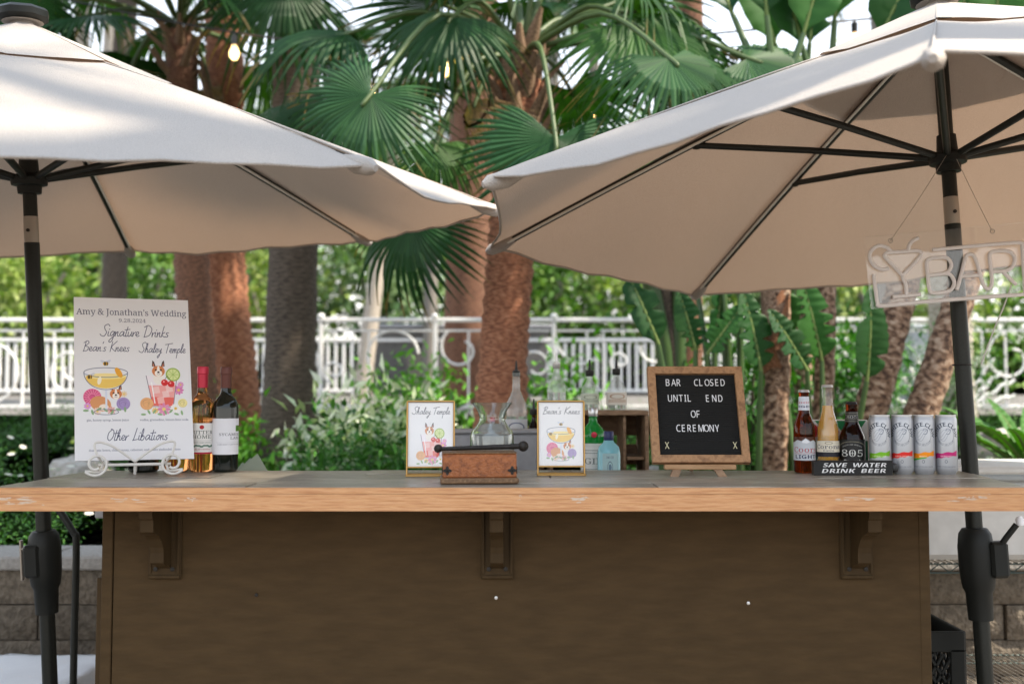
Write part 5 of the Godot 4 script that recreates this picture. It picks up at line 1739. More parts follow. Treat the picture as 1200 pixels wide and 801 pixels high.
func build_drinks_poster() -> void:
	var ink := Color(.24, .25, .36)
	var pr := Print.new(600, 900, Color(.925, .925, .935))
	print_text(pr, "Amy & Jonathan's Wedding", serif, Vector2(300, 98), 35, ink, .92)
	print_text(pr, "9.28.2024", serif, Vector2(300, 138), 21, ink, 1.1)
	hand(pr, "Signature Drinks", Vector2(312, 218), 350, 27, 3.4, ink)
	hand(pr, "Bean's Knees", Vector2(162, 304), 235, 24, 3.0, ink)
	hand(pr, "Shaley Temple", Vector2(455, 308), 240, 23, 3.0, ink)
	coupe_art(pr, Vector2(158, 460), 2.05)
	tumbler_art(pr, Vector2(448, 478), 1.9)
	print_text(pr, "gin, honey syrup, lemon juice", serif, Vector2(165, 690), 11, ink, 1.0)
	print_text(pr, "vodka, grenadine, lemon-lime soda", serif, Vector2(452, 690), 11, ink, 1.0)
	hand(pr, "Other Libations", Vector2(310, 794), 310, 27, 3.4, ink)
	print_text(pr, "domestic beers, chardonnay, cabernet, and white zinfandel wines", serif, Vector2(300, 852), 11, ink, .98)
	# board leaning back on the stand: bottom left, bottom right, top right, top left
	var bl := Vector3(-1.157, 1.109, -.32)
	var br := Vector3(-.872, 1.109, -.42)
	var up := Vector3(-.058, .445, -.105)
	var p := thing("drinks_poster", "white drinks poster with script lettering and two cocktail pictures", "sign")
	var b := MB.new()
	var ux := (br - bl)
	var nn := ux.cross(up).normalized()
	var tr := Basis(ux.normalized(), up.normalized(), nn)
	var mid := (bl + br + up) * .5 + up * 0.0
	mid = bl + ux * .5 + up * .5
	b.box(mid - nn * .0025, Vector3(ux.length(), up.length(), .005), .0006, tr)
	part("board", b.mesh(), M.paper, p)
	b = MB.new()
	var f := nn * .0006
	var e := .0008
	b.quad(bl + f + ux * e, br + f - ux * e, br + up + f - ux * e, bl + up + f + ux * e)
	part("print", b.mesh(), textured(pr.tex(), .7), p)
	# wire stand with scroll feet
	var s := thing("poster_stand", "cream wire display stand with curled feet under the drinks poster", "stand", Vector3(-1.015, BAR_Y, -.37), .337)
	for q in [-1.0, 1.0]:
		b = MB.new()
		var pts := []
		# ledge end, down and forward, then a curl
		pts.append(Vector3(.070 * q, .036, .012)); pts.append(Vector3(.074 * q, .034, .04)); pts.append(Vector3(.08 * q, .026, .07)); pts.append(Vector3(.086 * q, .014, .088))
		for k in 17:
			var a := lerpf(-.6, -TAU - 2.2, k / 16.0)
			var rr := lerpf(.031, .012, k / 16.0)
			pts.append(Vector3((.105 - .0 + cos(a + PI) * rr * -1.0 - .012) * q + .0, .0352 + sin(a) * rr, .1))
		b.tube(curve(pts, 3), .0035, 8)
		part("scroll_foot", b.mesh(), M.stand_white, s)
		b = MB.new()
		b.tube(curve([Vector3(.07 * q, .028, .062), Vector3(.09 * q, .055, .09), Vector3(.098 * q, .088, .07), Vector3(.06 * q, .082, .074), Vector3(0, .038, .066)], 5), .003, 8)
		part("holder_loop", b.mesh(), M.stand_white, s)
	b = MB.new()
	b.tube([Vector3(-.09, .03, .058), Vector3(.09, .03, .058)], .004, 8)
	part("ledge", b.mesh(), M.stand_white, s)
	b = MB.new()
	b.tube([Vector3(0, .085, -.034), Vector3(0, .03, -.045), Vector3(0, .004, -.055)], .004, 8)
	part("back_leg", b.mesh(), M.stand_white, s)
	b = MB.new()
	b.tube([Vector3(0, .03, .058), Vector3(0, .005, .045)], .0035, 8)
	part("centre_foot", b.mesh(), M.stand_white, s)


# ------------------------------------------------------------------ bottles
func wine_profile(h: float, r: float) -> Array:
	return [Vector2(0, 0), Vector2(r * .85, 0), Vector2(r, .006), Vector2(r, h * .6), Vector2(r * .96, h * .645), Vector2(r * .78, h * .69), Vector2(r * .5, h * .73), Vector2(r * .4, h * .77), Vector2(r * .385, h * .93), Vector2(r * .43, h * .935), Vector2(r * .43, h * .985), Vector2(r * .4, h), Vector2(0, h)]

func label_band(called: String, o: Node3D, r: float, y0: float, y1: float, tx: Texture2D, share := 1.0, rough := .6) -> MeshInstance3D:
	var b := MB.new()
	var seg := 40
	var base := b.v.size()
	for e in 2:
		for s in seg + 1:
			var f := float(s) / seg
			var a := (f - .5) * TAU * share
			b.vert(Vector3(sin(a) * r, y1 if e else y0, cos(a) * r), Vector3(sin(a), 0, cos(a)), Vector2(f, 0.0 if e else 1.0))
	for s in seg:
		var q := base + s
		b.face(q, q + 1, q + seg + 2); b.face(q, q + seg + 2, q + seg + 1)
	return part(called, b.mesh(), textured(tx, rough), o)

func wine(label: String, at: Vector3, h: float, r: float, glass_m: Material, foil: Material, group: String) -> Node3D:
	var o := thing("wine_bottle", label, "bottle", at, 0, group)
	var b := MB.new()
	b.lathe(wine_profile(h, r), 36)
	part("glass", b.mesh(), glass_m, o)
	b = MB.new()
	b.lathe([Vector2(r * .41, h * .80), Vector2(r * .42, h * .93), Vector2(r * .46, h * .935), Vector2(r * .46, h * .988), Vector2(r * .42, h * 1.004), Vector2(0, h * 1.005)], 24)
	part("foil_capsule", b.mesh(), foil, o)
	return o

func build_bottles_on_bar() -> void:
	var o = wine("rose wine bottle with red capsule and white shield label", Vector3(-.872, BAR_Y, -.487), .292, .035, M.rose, M.red_foil, "wine bottles on the bar")
	o.rotation.y = .27
	var pr := Print.new(360, 300, Color(.9, .89, .87))
	var ink := Color(.16, .2, .18)
	pr.disc(Vector2(180, 38), 16, Color(.7, .1, .12), 20)
	print_text(pr, "SUTTER", serif, Vector2(180, 106), 34, ink, 1.0)
	print_text(pr, "HOME", serif, Vector2(180, 150), 34, ink, 1.0)
	pr.line([Vector2(90, 170), Vector2(270, 170)], 2, Color(.5, .5, .5))
	for k in 9: pr.disc(Vector2(100 + 20 * k, 222 + 6 * sin(k * 2.0)), 14, Color(.25, .4, .32, .8), 9)
	print_text(pr, "WHITE ZINFANDEL", serif, Vector2(180, 196), 11, ink, 1.0)
	print_text(pr, "CALIFORNIA", serif, Vector2(180, 262), 15, Color(.6, .15, .2), 1.0)
	pr.rect(0, 284, 360, 300, Color(.72, .1, .22))
	label_band("paper_label", o, .0354, .05, .135, pr.tex(), .62)
	o = wine("dark red wine bottle with brown capsule and plain white label", Vector3(-.806, BAR_Y, -.487), .291, .0355, M.dark_glass, M.dark_foil, "wine bottles on the bar")
	o.rotation.y = .34
	pr = Print.new(360, 340, Color(.9, .9, .92))
	pr.rect(250, 66, 318, 122, Color(.35, .55, .15))
	for k in 5: pr.line([Vector2(262 + k * 12, 118), Vector2(256 + k * 13, 70)], 3, Color(.22, .38, .1))
	print_text(pr, "SYCAMORE", serif, Vector2(220, 162), 24, Color(.2, .2, .24), 1.0)
	print_text(pr, "LANE", serif, Vector2(250, 196), 24, Color(.2, .2, .24), 1.0)
	pr.line([Vector2(110, 226), Vector2(290, 226)], 2, Color(.7, .7, .72))
	print_text(pr, "CABERNET SAUVIGNON", serif, Vector2(205, 250), 11, Color(.4, .4, .44), 1.0)
	label_band("paper_label", o, .0359, .048, .148, pr.tex(), .66)
	wine("dark wine bottle hidden behind the drinks poster, only its base showing", Vector3(-1.03, BAR_Y, -.474), .285, .041, M.dark_glass, M.dark_foil, "wine bottles on the bar")
	wine("amber white wine bottle half hidden behind the poster's right edge", Vector3(-.944, BAR_Y, -.492), .28, .035, M.rose, M.red_foil, "wine bottles on the bar")


func build_cards() -> void:
	var spots := [[-.215, -.31, "Shaley Temple", "gold framed drink card with tumbler picture left of the wooden box", 0.06], [.131, -.34, "Bean's Knees", "gold framed drink card with coupe glass picture right of the wooden box", .0]]
	for k in 2:
		var s = spots[k]
		var w := .124
		var h := .196
		var p := thing("drink_card_frame", s[3], "picture frame", Vector3(s[0], BAR_Y, s[1]), s[4], "framed drink cards on the bar")
		var lean := Basis(Vector3.RIGHT, -.09)
		var pr := Print.new(372, 522, Color(.93, .925, .925))
		var ink := Color(.2, .19, .25)
		hand(pr, s[2], Vector2(190, 92), 310, 25, 4.0, ink)
		if k == 0: tumbler_art(pr, Vector2(196, 300), 2.1)
		else: coupe_art(pr, Vector2(186, 270), 2.2)
		var y0 := .024
		var b := MB.new()
		b.quad(lean * Vector3(-w / 2 + .003, y0, 0), lean * Vector3(w / 2 - .003, y0, 0), lean * Vector3(w / 2 - .003, h - .003, 0), lean * Vector3(-w / 2 + .003, h - .003, 0))
		part("card", b.mesh(), textured(pr.tex(), .8), p)
		b = MB.new()
		b.box(lean * Vector3(0, (y0 + h) / 2, -.004), Vector3(w - .004, h - y0, .003), .0005, lean)
		part("backing_pane", b.mesh(), M.paper, p)
		b = MB.new()
		b.box(lean * Vector3(0, (y0 + h) / 2, .004), Vector3(w - .006, h - y0 - .006, .002), .0003, lean)
		part("front_pane", b.mesh(), M.acrylic, p)
		for e in [[Vector3(0, h, 0), Vector3(w, .004, .012)], [Vector3(0, y0 - .002, 0), Vector3(w, .004, .012)], [Vector3(-w / 2, (h + .002) / 2, 0), Vector3(.004, h - .002, .012)], [Vector3(w / 2, (h + .002) / 2, 0), Vector3(.004, h - .002, .012)]]:
			b = MB.new()
			b.box(lean * e[0] + Vector3(0, .001, 0), e[1], .001, lean)
			part("gold_edge", b.mesh(), M.gold, p)
		for e in [[Vector3(0, .003, .022), Vector3(w + .006, .005, .004)], [Vector3(0, .003, -.03), Vector3(w + .006, .005, .004)], [Vector3(-w / 2 - .001, .003, -.004), Vector3(.004, .005, .05)], [Vector3(w / 2 + .001, .003, -.004), Vector3(.004, .005, .05)]]:
			b = MB.new()
			b.box(e[0], e[1], .001)
			part("base_bar", b.mesh(), M.gold, p)


func build_box_and_carafe() -> void:
	var o := thing("wooden_box", "small worn brown wooden box with dark iron corner pieces", "box", Vector3(-.082, BAR_Y, -.125), .085)
	var b := MB.new()
	b.box(Vector3(0, .043, 0), Vector3(.178, .058, .11), .003)
	part("body", b.mesh(), M.box_leather, o)
	b = MB.new()
	b.box(Vector3(0, .007, 0), Vector3(.188, .014, .12), .003)
	part("base_moulding", b.mesh(), M.box_edge, o)
	b = MB.new()
	b.box(Vector3(0, .0735, 0), Vector3(.18, .003, .112), .001)
	part("lid_edge", b.mesh(), M.box_edge, o)
	for s in [-1.0, 1.0]:
		b = MB.new()
		var pl := PackedVector2Array()
		for k in 16:
			var a := TAU * k / 16
			var r := .0085 + .003 * cos(a * 4.0)
			pl.append(Vector2(cos(a) * r, sin(a) * r))
		b.extrude(pl, .0553, .0572, Transform3D(Basis(), Vector3(.078 * s, .032, 0)))
		part("corner_clover", b.mesh(), M.iron, o)
		b = MB.new()
		b.lathe([Vector2(0, -.003), Vector2(.003, 0), Vector2(0, .003)], 8, Vector3(.078 * s, .032, .0578))
		part("nail", b.mesh(), M.iron, o)
		b = MB.new()
		b.box(Vector3(.0895 * s, .032, .028), Vector3(.002, .018, .05), .0008)
		part("side_strap", b.mesh(), M.iron, o)
	var rod := thing("iron_rod", "dark iron rod with ball ends lying across the wooden box", "rod", Vector3(-.08, BAR_Y + .083, -.108), .09)
	b = MB.new()
	b.tube([Vector3(-.098, -.001, 0), Vector3(.1, .0045, 0)], [.0048, .0068], 12)
	part("shaft", b.mesh(), M.iron, rod)
	for s in [[-.1, .0, .0105], [.108, .0045, .013]]:
		b = MB.new()
		var pf := []
		for k in 13:
			var a := PI * k / 12 - PI / 2
			pf.append(Vector2(cos(a) * s[2], sin(a) * s[2]))
		b.lathe(pf, 20, Vector3(s[0], s[1], 0))
		part("ball_end", b.mesh(), M.iron, rod)
	var c := thing("glass_carafe", "clear hourglass carafe with a flared rim behind the wooden box", "carafe", Vector3(-.055, BAR_Y, -.43))
	var outer := [Vector2(0, .001), Vector2(.05, .001), Vector2(.058, .006), Vector2(.06, .03), Vector2(.06, .10), Vector2(.057, .113), Vector2(.045, .127), Vector2(.036, .142), Vector2(.035, .152), Vector2(.04, .168), Vector2(.05, .184), Vector2(.056, .192)]
	var inner := [Vector2(.0545, .192), Vector2(.0485, .1845), Vector2(.038, .168), Vector2(.033, .152), Vector2(.034, .142), Vector2(.043, .126), Vector2(.055, .111), Vector2(.0575, .1), Vector2(.0575, .03), Vector2(.054, .01), Vector2(0, .008)]
	b = MB.new()
	b.lathe(outer + inner, 44)
	part("glass", b.mesh(), M.crystal, c)


func build_letter_board() -> void:
	var e := thing("board_easel", "small wooden easel with two splayed legs under the letter board", "easel", Vector3(.5, BAR_Y, -.315))
	var b := MB.new()
	b.box(Vector3(-.005, .024, .006), Vector3(.188, .013, .022), .002)
	part("ledge", b.mesh(), M.pale_wood, e)
	for s in [[-.068, -.075], [.04, .052]]:
		b = MB.new()
		b.extrude(PackedVector2Array([Vector2(s[1] - .011, 0), Vector2(s[1] + .011, 0), Vector2(s[0] + .011, .0175), Vector2(s[0] - .011, .0175)]), .012, .026)
		part("leg", b.mesh(), M.crate_wood, e)
	b = MB.new()
	b.tube([Vector3(0, .15, -.075), Vector3(0, .004, -.15)], .006, 8)
	part("rear_leg", b.mesh(), M.crate_wood, e)
	for s in [-.068, .045]:
		b = MB.new()
		b.tube([Vector3(s, .018, -.018), Vector3(s * .3, .2, -.1)], .005, 8)
		part("back_strut", b.mesh(), M.crate_wood, e)
	var lean := Basis(Vector3.RIGHT, -.36)
	var o := thing("letter_board", "black felt letter board in a light wooden frame saying the bar is closed", "sign", Vector3(.5, BAR_Y + .0325, -.318))
	o.basis = lean
	var w := .258
	var h := .272
	b = MB.new()
	b.box(Vector3(0, h / 2, -.004), Vector3(w - .03, h - .03, .008), .0005)
	part("felt", b.mesh(), M.felt, o)
	# grooved felt: thin horizontal ridges
	b = MB.new()
	for k in 44: b.box(Vector3(0, .022 + k * .00523, .0005), Vector3(w - .041, .0036, .0016), .0006)
	part("felt_ridges", b.mesh(), M.felt, o)
	var fr := .0205
	for s in 4:
		b = MB.new()
		var pl: PackedVector2Array
		match s:
			0: pl = PackedVector2Array([Vector2(-w / 2, 0), Vector2(w / 2, 0), Vector2(w / 2 - fr, fr - .0003), Vector2(-w / 2 + fr, fr - .0003)])
			1: pl = PackedVector2Array([Vector2(-w / 2, h), Vector2(-w / 2 + fr, h - fr + .0003), Vector2(w / 2 - fr, h - fr + .0003), Vector2(w / 2, h)])
			2: pl = PackedVector2Array([Vector2(-w / 2, .0006), Vector2(-w / 2 + fr, fr + .0003), Vector2(-w / 2 + fr, h - fr - .0003), Vector2(-w / 2, h - .0006)])
			_: pl = PackedVector2Array([Vector2(w / 2, .0006), Vector2(w / 2, h - .0006), Vector2(w / 2 - fr, h - fr - .0003), Vector2(w / 2 - fr, fr + .0003)])
		b.extrude(pl, -.01, .012)
		part("frame_side", b.mesh(), M.frame_wood, o)
	# letters, each one a plastic piece
	var lines := [["BAR", -.080, .2185, .0148, .0195], ["CLOSED", -.003, .2185, .0145, .0195], ["UNTIL", -.077, .173, .0148, .0195], ["END", .026, .1725, .0168, .0195], ["OF", -.018, .1275, .0155, .0195], ["CEREMONY", -.0597, .0875, .0148, .0195]]
	for l in lines:
		var x: float = l[1]
		for ch in l[0]:
			part("letter", solid_letter(ch, l[4], .0022), M.letter_white, o, Vector3(x, l[2], .0014))
			x += l[3] * (.62 if ch == "I" else 1.0)
	for x in [-.093, .088]: part("letter", solid_letter("X", .0185, .0022), M.letter_yellow, o, Vector3(x, .04, .0014))


func solid_letter(ch: String, cap: float, depth: float) -> Mesh:
	var key := "%s %f" % [ch, cap]
	if text_cache.has(key): return text_cache[key]
	var t := letters(ch, sans)
	var lo := 1e9
	for p in t: lo = minf(lo, p.x)
	var b := MB.new()
	for k in range(0, t.size(), 3):
		var p := [t[k], t[k + 1], t[k + 2]]
		if (p[1] - p[0]).cross(p[2] - p[0]) < 0: p = [p[0], p[2], p[1]]
		var q := []
		for e in 3: q.append(Vector2((p[e].x - lo) * cap * .78, p[e].y * cap))
		b.tri(Vector3(q[0].x, q[0].y, depth), Vector3(q[1].x, q[1].y, depth), Vector3(q[2].x, q[2].y, depth))
		for e in 3:
			var a: Vector2 = q[e]
			var d: Vector2 = q[(e + 1) % 3]
			b.quad(Vector3(a.x, a.y, 0), Vector3(d.x, d.y, 0), Vector3(d.x, d.y, depth * .99), Vector3(a.x, a.y, depth * .99))
	var m := b.mesh()
	text_cache[key] = m
	return m


func build_beers() -> void:
	var o: Node3D
	var b: MB
	var pr: Print
	# amber long neck
	o = thing("beer_bottle", "amber long neck beer bottle with silver mountain label", "bottle", Vector3(.811, BAR_Y, -.448), -.17, "beer bottles on the bar")
	var ln := [Vector2(0, 0), Vector2(.026, 0), Vector2(.0295, .004), Vector2(.0295, .118), Vector2(.028, .13), Vector2(.0225, .147), Vector2(.0155, .165), Vector2(.0137, .19), Vector2(.013, .215), Vector2(.0142, .217), Vector2(.0142, .224), Vector2(0, .2245)]
	b = MB.new(); b.lathe(ln, 32)
	part("glass", b.mesh(), M.amber, o)
	crown_cap(o, .222)
	pr = Print.new(360, 300, Color(.78, .8, .83))
	pr.poly([Vector2(0, 0), Vector2(360, 0), Vector2(360, 70), Vector2(300, 62), Vector2(262, 38), Vector2(225, 54), Vector2(180, 12), Vector2(140, 52), Vector2(100, 36), Vector2(60, 64), Vector2(0, 72)], Color(.3, .13, .05))
	pr.poly([Vector2(180, 22), Vector2(220, 66), Vector2(190, 80), Vector2(150, 74), Vector2(146, 58)], Color(.93, .94, .96))
	print_text(pr, "Coors", serif, Vector2(180, 196), 66, Color(.68, .06, .13), 1.05)
	pr.line([Vector2(60, 214), Vector2(300, 208)], 4, Color(.68, .06, .13))
	print_text(pr, "LIGHT", sans_bold, Vector2(180, 276), 48, Color(.1, .14, .3), 1.15)
	label_band("paper_label", o, .0298, .034, .098, pr.tex(), .55, .4)
	pr = Print.new(160, 160, Color(.84, .86, .9))
	print_text(pr, "Coors", serif, Vector2(80, 82), 30, Color(.68, .06, .13), 1.0)
	print_text(pr, "LIGHT", sans_bold, Vector2(80, 128), 24, Color(.1, .14, .3), 1.1)
	label_band("neck_label", o, .0151, .172, .208, pr.tex(), .98, .4).mesh = cone_band(.0157, .0142, .171, .209)
	# clear long neck with golden beer
	o = thing("beer_bottle", "clear long neck beer bottle of golden beer with cream label", "bottle", Vector3(.872, BAR_Y, -.434), -.24, "beer bottles on the bar")
	var cp := [Vector2(0, 0), Vector2(.027, 0), Vector2(.0303, .004), Vector2(.0303, .11), Vector2(.029, .124), Vector2(.0225, .148), Vector2(.0165, .17), Vector2(.0148, .2), Vector2(.0138, .228), Vector2(.0148, .23), Vector2(.0148, .238), Vector2(0, .2385)]
	b = MB.new(); b.lathe(cp, 32)
	part("glass", b.mesh(), M.bottle_clear, o)
	b = MB.new()
	b.lathe([Vector2(0, .004), Vector2(.0285, .006), Vector2(.0285, .11), Vector2(.0272, .123), Vector2(.0208, .147), Vector2(.0149, .169), Vector2(.0136, .184), Vector2(0, .1841)], 32)
	part("beer", b.mesh(), M.beer, o)
	crown_cap(o, .236)
	pr = Print.new(360, 210, Color(.9, .87, .79))
	pr.rect(0, 150, 360, 210, Color(.1, .1, .14))
	pr.ring(Vector2(180, 28), 30, 15, 5, Color(.45, .38, .25))
	print_text(pr, "Corona", serif, Vector2(180, 104), 52, Color(.12, .13, .25), .95)
	print_text(pr, "Extra", serif, Vector2(180, 142), 27, Color(.12, .13, .25), 1.0)
	label_band("paper_label", o, .0306, .045, .088, pr.tex(), .6, .5)
	# stubby dark bottle
	o = thing("beer_bottle", "short dark brown beer bottle with black number label", "bottle", Vector3(.935, BAR_Y, -.424), -.31, "beer bottles on the bar")
	var sp := [Vector2(0, 0), Vector2(.031, 0), Vector2(.0345, .004), Vector2(.0345, .085), Vector2(.033, .1), Vector2(.026, .118), Vector2(.0185, .136), Vector2(.0165, .16), Vector2(.0145, .181), Vector2(.0155, .183), Vector2(.0155, .191), Vector2(0, .1915)]
	b = MB.new(); b.lathe(sp, 32)
	part("glass", b.mesh(), M.dark_amber, o)
	crown_cap(o, .189)
	pr = Print.new(420, 340, Color(.035, .035, .035))
	var pale := Color(.88, .88, .86)
	pr.ring(Vector2(210, 175), 165, 150, 5, Color(.6, .58, .5))
	print_text(pr, "805", serif, Vector2(210, 222), 92, pale, 1.0)
	pr.disc(Vector2(210, 178), 6, Color(.035, .035, .035), 22)
	pr.line([Vector2(210, 150), Vector2(210, 206)], 5, pale); pr.line([Vector2(196, 178), Vector2(224, 178)], 5, pale)
	print_arc(pr, "FIRESTONE WALKER", sans, Vector2(210, 190), 118, 15, pale)
	for k in 9: pr.disc(Vector2(210 - 66 + 16.5 * k, 268 + 14 * sin(PI * k / 8.0)), 12, pale, 6, k * .5)
	label_band("paper_label", o, .0348, .022, .092, pr.tex(), .6, .45)
	pr = Print.new(160, 80, Color(.04, .04, .04))
	for y in [10, 24, 56, 70]: pr.line([Vector2(0, y), Vector2(160, y)], 3, Color(.5, .48, .42))
	print_text(pr, "805", serif, Vector2(80, 50), 20, pale, 1.0)
	label_band("neck_label", o, .0186, .138, .17, pr.tex(), .98, .45).mesh = cone_band(.0186, .0161, .138, .168)
	# slim seltzer cans
	var cans := [[1.0, -.404, Color(.45, .7, .12), "white slim can with lime green band", "lime"], [1.048, -.374, Color(.85, .16, .13), "white slim can with red band", "red"], [1.108, -.374, Color(.92, .55, .05), "white slim can with orange band", "orange"], [1.172, -.389, Color(.74, .14, .45), "white slim can with magenta band at the end of the row", "magenta"]]
	var cx := [.998, 1.0585, 1.1165, 1.177]
	var words := ["NATURAL LIME", "BLACK CHERRY", "MANGO", "RASPBERRY"]
	for k in 4:
		var c = cans[k]
		o = thing("slim_can", c[3], "can", Vector3(cx[k], BAR_Y, -.386), -.43 + .03 * (k % 2), "slim cans in a row on the bar")
		b = MB.new()
		b.lathe([Vector2(.0, .003), Vector2(.02, .002), Vector2(.0225, 0), Vector2(.0262, .006), Vector2(.0288, .012), Vector2(.0292, .02), Vector2(.0292, .144), Vector2(.028, .149), Vector2(.0262, .154), Vector2(.0262, .1575), Vector2(.0248, .158), Vector2(.0236, .154), Vector2(0, .1535)], 36, Vector3.ZERO, 0, .16)
		pr = Print.new(768, 640, Color(.70, .71, .73))
		var grey := Color(.33, .35, .4)
		pr.ring(Vector2(384, 220), 92, 100, 4, grey, 2.4, 7.0)
		print_arc(pr, "WHITE CLAW", sans_bold, Vector2(384, 226), 104, 42, Color(.2, .22, .27))
		print_arc(pr, "HARD SELTZER", sans, Vector2(384, 222), 112, 24, grey, true)
		for q in 4:
			var pts := []
			for e in 12:
				var f := e / 11.0
				pts.append(Vector2(330 + 110 * f, 262 - q * 22 - 70 * f * f + 26 * sin(f * 5.0 + q)))
			pr.line(pts, 4, Color(.5, .52, .57))
		pr.ring(Vector2(408, 178), 26, 30, 5, grey, -2.6, 2.2)
		var pts2 := []
		for e in 13: pts2.append(Vector2(250 + 270.0 * e / 12, 420 - 6 * sin(e * 1.2) - e * 2.6))
		for e in 13: pts2.append(Vector2(520 - 270.0 * e / 12, 474 + 5 * sin(e * 1.7) - (12 - e) * 3.2))
		pr.poly(pts2, c[2])
		if k == 2: pr.poly([Vector2(250, 474), Vector2(420, 452), Vector2(420, 462), Vector2(256, 496)], Color(.3, .65, .2))
		print_text(pr, words[k], sans_bold, Vector2(384, 452), 16, Color(.95, .95, .93, .8), 1.0)
		pr.ring(Vector2(384, 500), 13, 16, 4, grey)
		print_text(pr, "SPIKED SPARKLING WATER", sans, Vector2(384, 562), 13, grey, 1.0)
		var cm := textured(pr.tex(), .3)
		cm.metallic = .45
		part("body", b.mesh(), cm, o)
		b = MB.new()
		b.lathe([Vector2(0, .1538), Vector2(.0225, .154), Vector2(.0238, .1565), Vector2(.0266, .1592), Vector2(.0272, .157), Vector2(.0265, .1545)], 30)
		part("rim", b.mesh(), M.cap_silver, o)
		b = MB.new()
		b.box(Vector3(0, .1552, .004), Vector3(.013, .0012, .022), .0005)
		part("pull_tab", b.mesh(), M.cap_silver, o)
	# block sign in front of the beers
	o = thing("block_sign", "small black block sign with slanted white lettering before the beers", "sign", Vector3(.908, BAR_Y, -.345), .02)
	b = MB.new(); b.box(Vector3(0, .0195, 0), Vector3(.212, .039, .022), .0015)
	part("block", b.mesh(), M.cap_black, o)
	pr = Print.new(848, 156, Color(.05, .05, .05))
	print_text(pr, "SAVE  WATER", sans_bold, Vector2(435, 66), 48, Color(.92, .92, .92), 1.72, .3)
	print_text(pr, "DRINK  BEER", sans_bold, Vector2(425, 134), 48, Color(.92, .92, .92), 1.78, .3)
	b = MB.new(); b.quad(Vector3(-.104, .002, .0114), Vector3(.104, .002, .0114), Vector3(.104, .037, .0114), Vector3(-.104, .037, .0114))
	part("lettering", b.mesh(), textured(pr.tex(), .6), o)
	b = MB.new(); b.lathe([Vector2(0, -.012), Vector2(.011, -.006), Vector2(.0125, .002), Vector2(.009, .012), Vector2(0, .014)], 12, Vector3(.112, .018, -.002))
	part("end_knob", b.mesh(), M.cap_black, o)
	# carton behind the beers
	o = thing("drink_carton", "low white carton with red and green print behind the beers", "carton", Vector3(.915, BAR_Y, -.49))
	b = MB.new(); b.box(Vector3(0, .072, 0), Vector3(.155, .144, .06), .002)
	part("box", b.mesh(), M.paper, o)
	pr = Print.new(320, 300, Color(.86, .87, .86))
	for k in 3:
		pr.poly([Vector2(10 + k * 105, 0), Vector2(100 + k * 105, 0), Vector2(60 + k * 105, 60)], Color(.1, .5, .28))
		pr.poly([Vector2(0 + k * 105, 10), Vector2(50 + k * 105, 66), Vector2(0 + k * 105, 110)], Color(.75, .12, .14))
	pr.rect(0, 120, 320, 300, Color(.12, .42, .28))
	b = MB.new(); b.quad(Vector3(-.076, .002, .0304), Vector3(.076, .002, .0304), Vector3(.076, .142, .0304), Vector3(-.076, .142, .0304))
	part("print", b.mesh(), textured(pr.tex(), .6), o)


func cone_band(r0: float, r1: float, y0: float, y1: float) -> Mesh:
	var b := MB.new()
	b.lathe([Vector2(r0, y0), Vector2(r1, y1)], 30, Vector3.ZERO, y0, y1)
	return b.mesh()

func crown_cap(o: Node3D, y: float) -> void:
	var b := MB.new()
	var seg := 42
	for row in 2:
		for s in seg + 1:
			var a := TAU * s / seg
			var r := (.0158 + .0007 * sin(a * 21.0)) if row == 0 else .0142
			b.vert(Vector3(sin(a) * r, y - .001 + row * .0055, cos(a) * r), Vector3(sin(a), .3, cos(a)).normalized())
	for s in seg:
		b.face(s, s + 1, s + seg + 2); b.face(s, s + seg + 2, s + seg + 1)
	b.lathe([Vector2(.0142, y + .0045), Vector2(.012, y + .0062), Vector2(0, y + .0066)], 24)
	part("crown_cap", b.mesh(), M.cap_silver if o.name != "beer_bottle_002" else M.cap_black, o)


# ------------------------------------------------------------------ back bar behind the counter
func liquor(label: String, at: Vector3, prof: Array, m: Material, cap: Material, tx: Texture2D, ly0: float, ly1: float, fill := 0.0, square := false, capped := false) -> Node3D:
	var o := thing("liquor_bottle", label, "bottle", at, 0, "spirit bottles behind the bar")
	var b := MB.new()
	b.lathe(prof, 28)
	if square:
		for k in b.v.size():
			var p := b.v[k]
			var q := Vector2(p.x, p.z)
			if q.length() > .018:
				var s := maxf(absf(q.x), absf(q.y)) / q.length()
				q *= lerpf(1.0, 1.0 / s, .55) * .88
				b.v[k] = Vector3(q.x, p.y, q.y)
	part("glass", b.mesh(), m, o)
	var h: float = prof[prof.size() - 1].y
	if fill > 0.0:
		b = MB.new()
		var ip := [Vector2(0, .006)]
		for p in prof:
			if p.y <= fill and p.x > .004: ip.append(Vector2(p.x - .003, maxf(p.y, .006)))
		ip.append(Vector2(ip[ip.size() - 1].x, fill)); ip.append(Vector2(0, fill + .0002))
		b.lathe(ip, 28)
		part("spirit", b.mesh(), M.water, o)
	b = MB.new()
	if capped: b.lathe([Vector2(.0145, h - .018), Vector2(.0152, h - .016), Vector2(.0152, h + .006), Vector2(.013, h + .009), Vector2(0, h + .0095)], 18)
	else: b.lathe([Vector2(.0125, h - .014), Vector2(.0135, h - .012), Vector2(.0135, h + .006), Vector2(.005, h + .009), Vector2(.0035, h + .03), Vector2(.0025, h + .042), Vector2(0, h + .042)], 14)
	part("cap" if capped else "pour_spout", b.mesh(), cap, o)
	if tx: label_band("paper_label", o, prof[2].x + .0012, ly0, ly1, tx, .5)
	return o

func plain_label(bg: Color, ink: Color, bits: int) -> Texture2D:
	var pr := Print.new(128, 160, bg)
	pr.ring(Vector2(64, 52), 30, 30, 5, ink)
	for k in bits: pr.line([Vector2(24, 96 + k * 13), Vector2(104, 96 + k * 13)], 5, Color(ink, .8))
	return pr.tex()

